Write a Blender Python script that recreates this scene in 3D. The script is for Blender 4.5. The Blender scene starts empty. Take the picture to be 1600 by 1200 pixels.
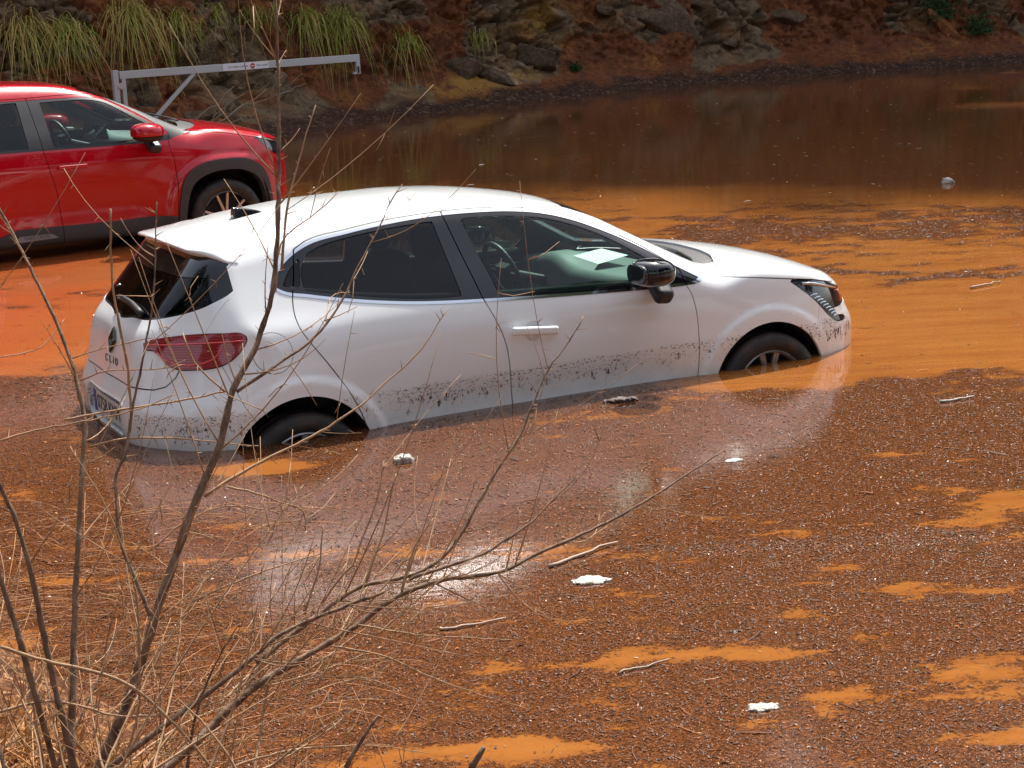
import bpy, math, random
import numpy as np
from mathutils import Vector, Matrix, Euler

random.seed(7)
rng = np.random.default_rng(7)
scene = bpy.context.scene
R = math.radians

# ---------------------------------------------------------------- camera
cam_data = bpy.data.cameras.new('camera')
cam = bpy.data.objects.new('camera', cam_data)
scene.collection.objects.link(cam)
scene.camera = cam
cam_data.sensor_width = 36.0
cam_data.lens = 36.0*2763.98/1600.0
cam_data.clip_start = 0.05
cam_data.clip_end = 500.0
CAM_H, CAM_PITCH, CAM_ROLL = 2.0596, 0.227038, 0.0457117
_f = Vector((0, math.cos(CAM_PITCH), -math.sin(CAM_PITCH))); _r = Vector((1, 0, 0)); _d = _f.cross(_r)
_r2 = _r*math.cos(CAM_ROLL)+_d*math.sin(CAM_ROLL); _d2 = -_r*math.sin(CAM_ROLL)+_d*math.cos(CAM_ROLL)
cam.matrix_world = Matrix(((_r2[0], -_d2[0], -_f[0], 0), (_r2[1], -_d2[1], -_f[1], 0), (_r2[2], -_d2[2], -_f[2], CAM_H), (0, 0, 0, 1)))

# ---------------------------------------------------------------- light
SUN_EL, SUN_AZ = R(56), R(18)          # azimuth measured from +Y (away from the camera) towards +X
world = bpy.data.worlds.new('World'); scene.world = world
world.use_nodes = True
wn = world.node_tree.nodes; wl = world.node_tree.links
sky = wn.new('ShaderNodeTexSky'); sky.sky_type = 'NISHITA'; sky.sun_disc = False
sky.sun_elevation = SUN_EL; sky.sun_rotation = SUN_AZ
sky.air_density = 1.0; sky.dust_density = 4.0; sky.ozone_density = 1.0
bg = wn['Background']; bg.inputs['Strength'].default_value = 0.15
hsv = wn.new('ShaderNodeHueSaturation'); hsv.inputs['Saturation'].default_value = .55
wl.new(sky.outputs[0], hsv.inputs['Color']); wl.new(hsv.outputs[0], bg.inputs['Color'])
sun_data = bpy.data.lights.new('sun', 'SUN'); sun_data.energy = 3.8; sun_data.angle = R(1.2); sun_data.color = (1, .95, .88)
sun = bpy.data.objects.new('sun', sun_data); scene.collection.objects.link(sun)
_s = Vector((math.sin(SUN_AZ)*math.cos(SUN_EL), math.cos(SUN_AZ)*math.cos(SUN_EL), math.sin(SUN_EL)))
sun.rotation_euler = _s.to_track_quat('Z', 'Y').to_euler()
sun.location = _s*60
vs = scene.view_settings
vs.view_transform = 'Standard'; vs.look = 'None'; vs.exposure = 1.0; vs.gamma = 1.0; vs.use_curve_mapping = False
scene.render.engine = 'CYCLES'
scene.cycles.max_bounces = 8; scene.cycles.transparent_max_bounces = 12
scene.cycles.caustics_reflective = False; scene.cycles.caustics_refractive = False
# ---------------------------------------------------------------- scene helpers
def link(o, parent=None):
    scene.collection.objects.link(o)
    if parent is not None: o.parent = parent
    return o
def thing(name, label, cat, loc=(0, 0, 0), rot=(0, 0, 0), group=None):
    o = bpy.data.objects.new(name, None); o.empty_display_size = .2
    link(o); o.location = loc; o.rotation_euler = rot
    return tag(o, label, cat, group)
def tag(o, label=None, cat=None, group=None, kind=None):
    if label: o['label'] = label
    if cat: o['category'] = cat
    if group: o['group'] = group
    if kind: o['kind'] = kind
    return o
def mesh_np(name, P, F, mat, parent=None, N=None, smooth=True, attrs=None, loopN=None):
    """object from numpy arrays (triangles or quads); N = per-vertex normals"""
    P = np.asarray(P, np.float32); F = np.asarray(F, np.int32)
    me = bpy.data.meshes.new(name); k = F.shape[1]
    me.vertices.add(len(P)); me.vertices.foreach_set('co', P.ravel())
    me.loops.add(F.size); me.loops.foreach_set('vertex_index', F.ravel())
    me.polygons.add(len(F)); me.polygons.foreach_set('loop_start', np.arange(0, F.size, k, dtype=np.int32))
    me.polygons.foreach_set('loop_total', np.full(len(F), k, np.int32))
    me.update(calc_edges=True); me.validate()
    if smooth: me.polygons.foreach_set('use_smooth', np.ones(len(me.polygons), bool))
    for an, av in (attrs or {}).items():
        av = np.asarray(av, np.float32)
        if av.ndim == 1:
            a = me.attributes.new(an, 'FLOAT', 'POINT'); a.data.foreach_set('value', av)
        else:
            a = me.attributes.new(an, 'FLOAT_COLOR', 'POINT'); a.data.foreach_set('color', np.c_[av, np.ones(len(av))].astype(np.float32).ravel())
    if N is not None: me.normals_split_custom_set_from_vertices(np.asarray(N, np.float32))
    if loopN is not None and len(me.loops) == F.size: me.normals_split_custom_set(np.asarray(loopN, np.float32))
    me.materials.append(mat)
    o = bpy.data.objects.new(name, me)
    return link(o, parent)
class MB:
    """collects simple shapes into one mesh"""
    def __init__(s): s.v = []; s.f = []; s.n = 0
    def add(s, v, f):
        v = np.asarray(v, float).reshape(-1, 3)
        s.v.append(v); s.f += [tuple(int(i)+s.n for i in q) for q in f]; s.n += len(v); return s
    def box(s, c, d, rot=None, taper=1.0):
        x, y, z = [q/2 for q in d]
        v = np.array([(-x, -y, -z), (x, -y, -z), (x, y, -z), (-x, y, -z), (-x*taper, -y*taper, z), (x*taper, -y*taper, z), (x*taper, y*taper, z), (-x*taper, y*taper, z)])
        if rot is not None: v = v@np.array(Euler(rot).to_matrix()).T
        return s.add(v+np.array(c), [(0, 3, 2, 1), (4, 5, 6, 7), (0, 1, 5, 4), (1, 2, 6, 5), (2, 3, 7, 6), (3, 0, 4, 7)])
    def tube(s, pts, rad, n=8, cap=True):
        pts = np.asarray(pts, float); rad = np.broadcast_to(rad, len(pts)).astype(float)
        t = np.gradient(pts, axis=0); t /= np.maximum(np.linalg.norm(t, axis=1, keepdims=True), 1e-9)
        u = np.cross(t[0], (0, 0, 1) if abs(t[0][2]) < .9 else (1, 0, 0)); u /= np.linalg.norm(u)
        vs_ = []
        for i in range(len(pts)):
            u = u-t[i]*(u@t[i]); u /= np.linalg.norm(u); w = np.cross(t[i], u)
            a = np.arange(n)*2*math.pi/n
            vs_.append(pts[i]+rad[i]*(np.cos(a)[:, None]*u+np.sin(a)[:, None]*w))
        f = [(i*n+j, i*n+(j+1) % n, (i+1)*n+(j+1) % n, (i+1)*n+j) for i in range(len(pts)-1) for j in range(n)]
        if cap: f += [tuple(range(n-1, -1, -1)), tuple((len(pts)-1)*n+j for j in range(n))]
        return s.add(np.vstack(vs_), f)
    def lathe(s, prof, c=(0, 0, 0), axis=1, n=48, closed=False):
        """profile (r, h) turned about an axis through c"""
        prof = np.asarray(prof, float); m = len(prof); v = []
        o = [k for k in range(3) if k != axis]
        for j in range(n):
            a = 2*math.pi*j/n
            q = np.zeros((m, 3)); q[:, o[0]] = prof[:, 0]*math.cos(a); q[:, o[1]] = prof[:, 0]*math.sin(a); q[:, axis] = prof[:, 1]
            v.append(q+np.array(c))
        f = [(j*m+i, ((j+1) % n)*m+i, ((j+1) % n)*m+i+1, j*m+i+1) for j in range(n) for i in range(m-1)]
        return s.add(np.vstack(v), f)
    def prism(s, poly, h0, h1, axis=1):
        """2-D outline extruded along an axis"""
        poly = np.asarray(poly, float); m = len(poly); o = [k for k in range(3) if k != axis]
        v = np.zeros((2*m, 3))
        v[:m, o[0]] = v[m:, o[0]] = poly[:, 0]; v[:m, o[1]] = v[m:, o[1]] = poly[:, 1]; v[:m, axis] = h0; v[m:, axis] = h1
        return s.add(v, [tuple(range(m)), tuple(range(2*m-1, m-1, -1))]+[(i, m+i, m+(i+1) % m, (i+1) % m) for i in range(m)])
    def build(s, name, mat, parent=None, bevel=0, smooth=False, seg=2, xf=None):
        v = np.vstack(s.v)
        if xf is not None: v = xf(v)
        me = bpy.data.meshes.new(name); me.from_pydata([tuple(p) for p in v], [], s.f); me.update()
        if smooth: me.polygons.foreach_set('use_smooth', np.ones(len(me.polygons), bool))
        me.materials.append(mat)
        o = bpy.data.objects.new(name, me); link(o, parent)
        if bevel:
            b = o.modifiers.new('bevel', 'BEVEL'); b.width = bevel; b.segments = seg; b.limit_method = 'ANGLE'; b.angle_limit = R(35); b.harden_normals = False
        if smooth and bevel == 0: pass
        return o
def text_obj(body, name, mat, parent, size, M, ext=.001, align='CENTER'):
    """flat lettering turned into a mesh"""
    cu = bpy.data.curves.new(name, 'FONT'); cu.body = body; cu.size = size; cu.extrude = ext; cu.align_x = align; cu.align_y = 'CENTER'
    t = bpy.data.objects.new('tmp', cu); link(t)
    dg = bpy.context.evaluated_depsgraph_get(); dg.update()
    me = bpy.data.meshes.new_from_object(t.evaluated_get(dg)); me.name = name
    bpy.data.objects.remove(t); bpy.data.curves.remove(cu)
    me.transform(M); me.materials.clear(); me.materials.append(mat)
    return link(bpy.data.objects.new(name, me), parent)

# ---------------------------------------------------------------- noise in numpy
_perm = np.random.default_rng(3).permutation(256); _perm = np.concatenate([_perm, _perm, _perm])
_G3 = np.random.default_rng(5).normal(size=(256, 3)); _G3 /= np.linalg.norm(_G3, axis=1, keepdims=True)
def pnoise(P, sc=1.0, off=0.0):
    P = np.asarray(P, float)*sc+off
    I = np.floor(P).astype(int); f = P-I; u = f*f*f*(f*(f*6-15)+10); I = I & 255
    out = 0
    for a in (0, 1):
        for b in (0, 1):
            for c in (0, 1):
                h = _perm[_perm[_perm[(I[:, 0]+a) & 255]+((I[:, 1]+b) & 255)]+((I[:, 2]+c) & 255)] & 255
                g = _G3[h]; d = f-np.array([a, b, c])
                w = (u[:, 0] if a else 1-u[:, 0])*(u[:, 1] if b else 1-u[:, 1])*(u[:, 2] if c else 1-u[:, 2])
                out = out+w*(g*d).sum(1)
    return out*1.6
def fbm(P, sc, oct=4, off=0.0, gain=.5):
    r = 0; a = 1
    for k in range(oct):
        r = r+a*pnoise(P, sc*2**k, off+17.3*k); a *= gain
    return r
def cells(P, sc, seed=0, jit=1.0):
    """nearest and second nearest cell distance and a random value per cell"""
    P = np.asarray(P, float)*sc; I = np.floor(P).astype(int)
    d1 = np.full(len(P), 9.); d2 = d1.copy(); idv = np.zeros(len(P)); vec = np.zeros((len(P), 3))
    for a in (-1, 0, 1):
        for b in (-1, 0, 1):
            for c in (-1, 0, 1):
                J = I+np.array([a, b, c]); h = _perm[_perm[_perm[(J[:, 0]+seed) & 255]+(J[:, 1] & 255)]+(J[:, 2] & 255)] & 255
                q = J+.5+(_G3[h]*.45*jit)
                dv = P-q; d = np.sqrt((dv*dv).sum(1))
                m = d < d1
                d2 = np.where(m, d1, np.minimum(d2, d)); idv = np.where(m, h/255., idv); vec = np.where(m[:, None], dv, vec); d1 = np.where(m, d, d1)
    return d1, d2, idv, vec

# ---------------------------------------------------------------- materials
class NT:
    def __init__(s, name):
        s.m = bpy.data.materials.new(name); s.m.use_nodes = True; s.t = s.m.node_tree; s.n = s.t.nodes; s.b = s.n['Principled BSDF']; s.o = s.n['Material Output']
    def __call__(s, typ, **kw):
        n = s.n.new(typ)
        for k, v in kw.items():
            if k.startswith('_'): setattr(n, k[1:], v)
            else: s.set(n.inputs[k.replace('__', ' ')], v)
        return n
    def set(s, inp, v):
        if isinstance(v, bpy.types.NodeSocket): s.t.links.new(v, inp)
        elif isinstance(v, bpy.types.Node): s.t.links.new(v.outputs[0], inp)
        else:
            if isinstance(v, (tuple, list)) and len(v) == 3 and inp.type == 'RGBA': v = (*v, 1)
            inp.default_value = v
    def p(s, **kw):
        for k, v in kw.items(): s.set(s.b.inputs[k.replace('__', ' ')], v)
        return s
    def noise(s, vec, sc, det=4, rough=.55, dist=0):
        n = s('ShaderNodeTexNoise'); s.set(n.inputs['Scale'], sc); s.set(n.inputs['Detail'], det); s.set(n.inputs['Roughness'], rough); s.set(n.inputs['Distortion'], dist)
        if vec is not None: s.set(n.inputs['Vector'], vec)
        return n.outputs[0]
    def vor(s, vec, sc, out='Distance', feat='F1', rand=1.0):
        n = s('ShaderNodeTexVoronoi', _feature=feat); s.set(n.inputs['Scale'], sc); s.set(n.inputs['Randomness'], rand)
        if vec is not None: s.set(n.inputs['Vector'], vec)
        return n.outputs[out]
    def ramp(s, f, stops, interp='LINEAR'):
        n = s('ShaderNodeValToRGB'); n.color_ramp.interpolation = interp
        e = n.color_ramp.elements
        while len(e) < len(stops): e.new(.5)
        for el, (p, c) in zip(e, stops):
            el.position = p; el.color = (c, c, c, 1) if isinstance(c, (int, float)) else (*c, 1)
        s.set(n.inputs[0], f); return n.outputs[0]
    def math(s, op, a, b=None, clamp=False):
        n = s('ShaderNodeMath', _operation=op, _use_clamp=clamp); s.set(n.inputs[0], a)
        if b is not None: s.set(n.inputs[1], b)
        return n.outputs[0]
    def mix(s, f, a, b):
        n = s('ShaderNodeMix', _data_type='RGBA'); s.set(n.inputs[0], f); s.set(n.inputs[6], a); s.set(n.inputs[7], b); return n.outputs[2]
    def mixs(s, f, a, b):
        n = s('ShaderNodeMixShader'); s.set(n.inputs[0], f); s.set(n.inputs[1], a); s.set(n.inputs[2], b); return n.outputs[0]
    def bump(s, h, strength=.3, dist=.01, normal=None):
        n = s('ShaderNodeBump'); s.set(n.inputs['Height'], h); n.inputs['Strength'].default_value = strength; n.inputs['Distance'].default_value = dist
        if normal is not None: s.set(n.inputs['Normal'], normal)
        return n.outputs[0]
    def obj(s): return s('ShaderNodeTexCoord').outputs['Object']
    def pos(s): return s('ShaderNodeNewGeometry').outputs['Position']
    def sep(s, v):
        n = s('ShaderNodeSeparateXYZ'); s.set(n.inputs[0], v); return n.outputs
    def mapv(s, v, sc=(1, 1, 1), loc=(0, 0, 0), rot=(0, 0, 0)):
        n = s('ShaderNodeMapping'); s.set(n.inputs['Vector'], v); n.inputs['Scale'].default_value = sc; n.inputs['Location'].default_value = loc; n.inputs['Rotation'].default_value = rot; return n.outputs[0]
    def attr(s, name, out='Fac'):
        n = s('ShaderNodeAttribute'); n.attribute_name = name; return n.outputs[out]

def simple(name, col, rough=.5, metal=0., coat=0., spec=.5, bumps=None):
    m = NT(name).p(Base__Color=col, Roughness=rough, Metallic=metal, Coat__Weight=coat)
    m.p(Specular__IOR__Level=spec)
    if bumps: m.p(Normal=m.bump(m.noise(m.obj(), bumps[0]), bumps[1], bumps[2]))
    return m.m

def paint(name, col, coat_r=.04, rough=.35, dirt=None, drops=1.0, metal=0.):
    m = NT(name); o = m.obj()
    nz = m.noise(o, 3.0, 3); c = m.mix(m.math('MULTIPLY', nz, .18), col, tuple(q*.82 for q in col))
    # rain drops: small domes, denser where noise says so
    d = m.vor(o, 95, rand=1.0); dm = m.ramp(d, [(0, 1.), (.22, .6), (.30, 0.)])
    d2 = m.vor(m.mapv(o, loc=(3.3, 1.7, .4)), 190); dm2 = m.ramp(d2, [(0, 1.), (.2, .5), (.28, 0.)])
    where = m.ramp(m.noise(o, 7, 3), [(.50, 0.), (.62, 1.)])
    h = m.math('MULTIPLY', m.math('ADD', dm, m.math('MULTIPLY', dm2, .5)), where)
    nrm = m.bump(h, .22*drops, .003)
    rr = rough
    if dirt:
        zlo, zhi = dirt
        x, y, z = m.sep(o)
        edge = m.noise(o, 6, 3)
        t = m.math('ADD', z, m.math('MULTIPLY', m.math('SUBTRACT', edge, .5), .03))
        tt = m.math('DIVIDE', m.math('SUBTRACT', t, zlo), zhi-zlo)
        patchy = m.ramp(m.noise(o, 4.5, 3, .7), [(.36, 0.), (.64, 1.)])
        fA = m.noise(m.mapv(o, sc=(.6, 1, 1.3)), 105, 5, .75)
        bA = m.math('ADD', m.ramp(tt, [(0, .28), (.45, .33), (.60, .385), (.90, .415), (.96, .37), (1., 0.)]), m.math('MULTIPLY', patchy, .055))
        mA = m.ramp(m.math('ADD', bA, m.math('SUBTRACT', fA, 1.0)), [(.0, 0.), (.02, 1.)])
        fB = m.noise(m.mapv(o, sc=(1, 1, .5), loc=(2, 5, 1)), 46, 6, .8)
        bB = m.math('ADD', m.ramp(tt, [(0, .26), (.2, .34), (.42, .425), (.60, .44), (.75, .37), (.85, 0.)]), m.math('MULTIPLY', m.math('SUBTRACT', patchy, .5), .10))
        mB = m.ramp(m.math('ADD', bB, m.math('SUBTRACT', fB, 1.0)), [(.0, 0.), (.02, 1.)])
        mask = m.math('MAXIMUM', mA, mB)
        film = m.math('MULTIPLY', m.ramp(m.math('DIVIDE', m.math('SUBTRACT', t, zlo), zhi-zlo), [(0, .42), (.85, .22), (1., 0.)]), m.noise(o, 14, 4))
        c = m.mix(film, c, (.40, .27, .17))
        c = m.mix(mask, c, m.mix(m.noise(o, 30), (.030, .016, .010), (.09, .05, .03)))
        rr = m.math('ADD', rough, m.math('MULTIPLY', mask, .5), True)
        m.p(Coat__Weight=m.math('SUBTRACT', 1.0, mask, True))
    else: m.p(Coat__Weight=1.0)
    m.p(Base__Color=c, Roughness=rr, Coat__Roughness=coat_r, Coat__Normal=nrm, Metallic=metal, Specular__IOR__Level=.15)
    return m.m

def glass(name, tint, refl=1.0, rough=.01, drops=True):
    m = NT(name); o = m.obj()
    fr = m('ShaderNodeFresnel'); fr.inputs['IOR'].default_value = 1.52
    g = m('ShaderNodeBsdfGlossy'); g.inputs['Roughness'].default_value = rough
    t = m('ShaderNodeBsdfTransparent'); t.inputs['Color'].default_value = (*tint, 1)
    if drops:
        d = m.vor(o, 150); h = m.math('MULTIPLY', m.ramp(d, [(0, 1.), (.18, .5), (.26, 0.)]), m.ramp(m.noise(o, 12), [(.5, 0.), (.62, 1.)]))
        b = m.bump(h, .3, .003); m.set(g.inputs['Normal'], b); m.set(fr.inputs['Normal'], b)
    f = m.math('MULTIPLY', fr, 1.7*refl, True)
    m.set(m.o.inputs['Surface'], m.mixs(f, t.outputs[0], g.outputs[0])); return m.m
# ---------------------------------------------------------------- numeric surface tools (numpy only)
def pchip(xs, ys, xq):
    xs = np.asarray(xs, float); ys = np.asarray(ys, float)
    h = np.diff(xs); d = np.diff(ys, axis=0) / h.reshape(-1, *([1]*(ys.ndim-1)))
    m = np.zeros_like(ys)
    hh = h.reshape(-1, *([1]*(ys.ndim-1)))
    w1 = 2*hh[1:]+hh[:-1]; w2 = hh[1:]+2*hh[:-1]
    same = (d[1:]*d[:-1]) > 0
    dd = np.where(same, d[1:]*d[:-1], 1.0)
    a = np.where(same, d[:-1], 1.0); b = np.where(same, d[1:], 1.0)
    m[1:-1] = np.where(same, (w1+w2)/(w1/a+w2/b), 0.0)
    m[0] = d[0]; m[-1] = d[-1]
    xq = np.asarray(xq, float)
    i = np.clip(np.searchsorted(xs, xq)-1, 0, len(xs)-2)
    t = (xq-xs[i])/h[i]; tc = np.clip(t, 0, 1)
    sh = (-1,)+(1,)*(ys.ndim-1)
    tt = tc.reshape(sh); H = h[i].reshape(sh)
    v = (2*tt**3-3*tt**2+1)*ys[i]+(tt**3-2*tt**2+tt)*H*m[i]+(-2*tt**3+3*tt**2)*ys[i+1]+(tt**3-tt**2)*H*m[i+1]
    v = v + ((t-tc).reshape(sh)*H)*np.where((t > 1).reshape(sh), m[i+1], m[i])
    return v

def bsw(t):
    return [(1-t)**3/6, (3*t**3-6*t**2+4)/6, (-3*t**3+3*t**2+3*t+1)/6, t**3/6]

class Tab1:
    def __init__(s, xs, ys, h=.04, pad=.3):
        s.x0 = xs[0]-pad; s.h = h; n = int((xs[-1]-xs[0]+2*pad)/h)+2
        s.g = pchip(xs, ys, s.x0+h*np.arange(n)); s.n = n
    def __call__(s, x):
        u = np.clip((x-s.x0)/s.h, 1, s.n-2.001); i = u.astype(int); t = u-i
        i = np.clip(i, 1, s.n-3); w = bsw(t)
        return sum(w[k]*s.g[i+k-1] for k in range(4))

class Tab2:
    def __init__(s, xs, zs, v, hx=.05, hz=.03, pad=.3):
        v = np.asarray(v, float)
        s.x0 = xs[0]-pad; s.z0 = zs[0]-pad; s.hx = hx; s.hz = hz
        nx = int((xs[-1]-xs[0]+2*pad)/hx)+3; nz = int((zs[-1]-zs[0]+2*pad)/hz)+3
        a = pchip(xs, v, s.x0+hx*np.arange(nx))
        s.g = pchip(zs, a.T, s.z0+hz*np.arange(nz)).T
        s.nx, s.nz = nx, nz
    def __call__(s, x, z):
        u = np.clip((x-s.x0)/s.hx, 1, s.nx-2.001); i = np.clip(u.astype(int), 1, s.nx-3); wu = bsw(u-i)
        v = np.clip((z-s.z0)/s.hz, 1, s.nz-2.001); j = np.clip(v.astype(int), 1, s.nz-3); wv = bsw(v-j)
        r = 0
        for a in range(4):
            for b in range(4):
                r = r + wu[a]*wv[b]*s.g[i+a-1, j+b-1]
        return r

def smax(a, b, k):
    h = np.maximum(k-np.abs(a-b), 0)/k
    return np.maximum(a, b)+h*h*k*.25
def sstep(a, b, x):
    t = np.clip((x-a)/(b-a), 0, 1); return t*t*(3-2*t)

def grad(F, P, e=1e-3):
    g = np.empty_like(P)
    for k in range(3):
        d = np.zeros(3); d[k] = e
        g[:, k] = (F(P+d)-F(P-d))/(2*e)
    return g
def gnorm(F, P):
    g = grad(F, P); return g/np.maximum(np.linalg.norm(g, axis=1, keepdims=True), 1e-9)
def newton(F, P, it=4):
    for _ in range(it):
        g = grad(F, P); v = F(P)
        st = v[:, None]*g/np.maximum((g*g).sum(1, keepdims=True), 1e-6)
        l = np.linalg.norm(st, axis=1, keepdims=True)
        P = P-st*np.minimum(1, .02/np.maximum(l, 1e-9))
    return P

def nets(F, lo, hi, h, it=5):
    """surface nets: triangles on F = 0"""
    lo = np.array(lo, float); n = np.ceil((np.array(hi)-lo)/h).astype(int)+1
    ax = [lo[k]+h*np.arange(n[k]) for k in range(3)]
    V = np.empty(n)
    for i in range(n[0]):
        Y, Z = np.meshgrid(ax[1], ax[2], indexing='ij')
        V[i] = F(np.c_[np.full(Y.size, ax[0][i]), Y.ravel(), Z.ravel()]).reshape(Y.shape)
    c = n-1
    acc = np.zeros((*c, 3)); cnt = np.zeros(c)
    for a in range(3):
        b, d = [k for k in range(3) if k != a]
        s0 = [slice(None)]*3; s1 = [slice(None)]*3; s0[a] = slice(0, -1); s1[a] = slice(1, None)
        v0 = V[tuple(s0)]; v1 = V[tuple(s1)]
        cr = (v0 < 0) != (v1 < 0)
        t = np.where(cr, v0/np.where(cr, v0-v1, 1), 0)
        for ob in (0, 1):
            for od in (0, 1):
                sl = [slice(None)]*3; sl[b] = slice(ob, n[b]-1+ob); sl[d] = slice(od, n[d]-1+od)
                m = cr[tuple(sl)]; tt = t[tuple(sl)]
                cnt += m
                acc[..., a] += m*tt; acc[..., b] += m*ob; acc[..., d] += m*od
    occ = cnt > 0
    idx = np.full(c, -1); idx[occ] = np.arange(occ.sum())
    I = np.argwhere(occ)
    P = lo+h*(I+acc[occ]/cnt[occ][:, None])
    T = []
    for a in range(3):
        b, d = [(1, 2), (2, 0), (0, 1)][a]
        s0 = [slice(None)]*3; s1 = [slice(None)]*3; s0[a] = slice(0, -1); s1[a] = slice(1, None)
        i0 = V[tuple(s0)] < 0; i1 = V[tuple(s1)] < 0
        E = np.argwhere(i0 != i1)
        E = E[(E[:, b] > 0) & (E[:, d] > 0) & (E[:, b] < n[b]-1) & (E[:, d] < n[d]-1)]
        fl = i0[tuple(E.T)]
        eb = np.zeros(3, int); eb[b] = 1; ed = np.zeros(3, int); ed[d] = 1
        q = [idx[tuple((E-ub*eb-ud*ed).T)] for ub, ud in ((1, 1), (0, 1), (0, 0), (1, 0))]
        q = np.stack(q, 1); q[~fl] = q[~fl][:, ::-1]
        T.append(q)
    Q = np.vstack(T)
    P = newton(F, P, it)
    # split quads along the shorter diagonal
    d1 = np.linalg.norm(P[Q[:, 0]]-P[Q[:, 2]], axis=1); d2 = np.linalg.norm(P[Q[:, 1]]-P[Q[:, 3]], axis=1)
    m = d1 <= d2
    Tt = np.vstack([Q[m][:, [0, 1, 2]], Q[m][:, [0, 2, 3]], Q[~m][:, [0, 1, 3]], Q[~m][:, [1, 2, 3]]])
    Tt = Tt[(Tt[:, 0] != Tt[:, 1]) & (Tt[:, 1] != Tt[:, 2]) & (Tt[:, 0] != Tt[:, 2])]
    return P, Tt

def split(P, T, g):
    """cut triangles along g = 0; returns P, T, side (+1/-1 per triangle)"""
    g = np.where(np.abs(g) < 2e-5, 2e-5, g)
    s = g > 0
    k = s[T].sum(1)
    keep = (k == 0) | (k == 3)
    A = T[keep]; sa = np.where(k[keep] == 3, 1, -1)
    C = T[~keep]; kc = k[~keep]
    if len(C) == 0:
        return P, A, sa
    lone = kc[:, None] == 1
    sc = s[C]
    li = np.where(kc == 1, sc.argmax(1), (~sc).argmax(1))
    r = np.arange(len(C))
    a = C[r, li]; b = C[r, (li+1) % 3]; c = C[r, (li+2) % 3]
    def cut(u, v):
        lo_, hi_ = np.minimum(u, v), np.maximum(u, v)
        return lo_.astype(np.int64)*10000000+hi_
    k1 = cut(a, b); k2 = cut(a, c)
    uq, inv = np.unique(np.concatenate([k1, k2]), return_inverse=True)
    u = uq//10000000; v = uq % 10000000
    t = g[u]/(g[u]-g[v])
    NP = P[u]+(P[v]-P[u])*t[:, None]
    n0 = len(P); ab = n0+inv[:len(a)]; ac = n0+inv[len(a):]
    P2 = np.vstack([P, NP])
    sl = np.where(kc == 1, 1, -1)
    T2 = np.vstack([A, np.c_[a, ab, ac], np.c_[ab, b, c], np.c_[ab, c, ac]])
    return P2, T2, np.concatenate([sa, sl, -sl, -sl])

def sdpoly(px, py, poly):
    """signed distance to a closed 2-D polygon (negative inside)"""
    poly = np.asarray(poly, float); d = np.full(px.shape, 1e9); ins = np.zeros(px.shape, bool)
    for i in range(len(poly)):
        a = poly[i]; b = poly[(i+1) % len(poly)]
        e = b-a; L = e@e
        if L < 1e-12: continue
        t = np.clip(((px-a[0])*e[0]+(py-a[1])*e[1])/L, 0, 1)
        d = np.minimum(d, np.hypot(px-a[0]-t*e[0], py-a[1]-t*e[1]))
        c = (a[1] > py) != (b[1] > py)
        with np.errstate(divide='ignore', invalid='ignore'):
            xi = a[0]+(py-a[1])*(b[0]-a[0])/(b[1]-a[1] if b[1] != a[1] else 1e-12)
        ins ^= c & (px < xi)
    return np.where(ins, -d, d)

def smooth_poly(pts, n=6):
    """closed Catmull-Rom through the points; a point given as (x, y, 1) stays a sharp corner"""
    pts = [tuple(p) for p in pts]; out = []; N = len(pts)
    for i in range(N):
        p0, p1, p2, p3 = [np.array(pts[(i+j) % N][:2], float) for j in (-1, 0, 1, 2)]
        c1 = len(pts[i]) > 2; c2 = len(pts[(i+1) % N]) > 2
        L = np.linalg.norm(p2-p1)
        def tan(q0, q1, q2):
            l0 = np.linalg.norm(q1-q0)+1e-9; l1 = np.linalg.norm(q2-q1)+1e-9
            v = (q1-q0)/l0*l1+(q2-q1)/l1*l0
            return v/(l0+l1)
        m1 = (p2-p1)/L if c1 else tan(p0, p1, p2)
        m2 = (p2-p1)/L if c2 else tan(p1, p2, p3)
        for k in range(n):
            t = k/n
            out.append((2*t**3-3*t**2+1)*p1+(t**3-2*t**2+t)*L*m1+(-2*t**3+3*t**2)*p2+(t**3-t**2)*L*m2)
    return np.array(out)

def compact(P, T):
    u, inv = np.unique(T.ravel(), return_inverse=True)
    return P[u], inv.reshape(T.shape), u

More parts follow.
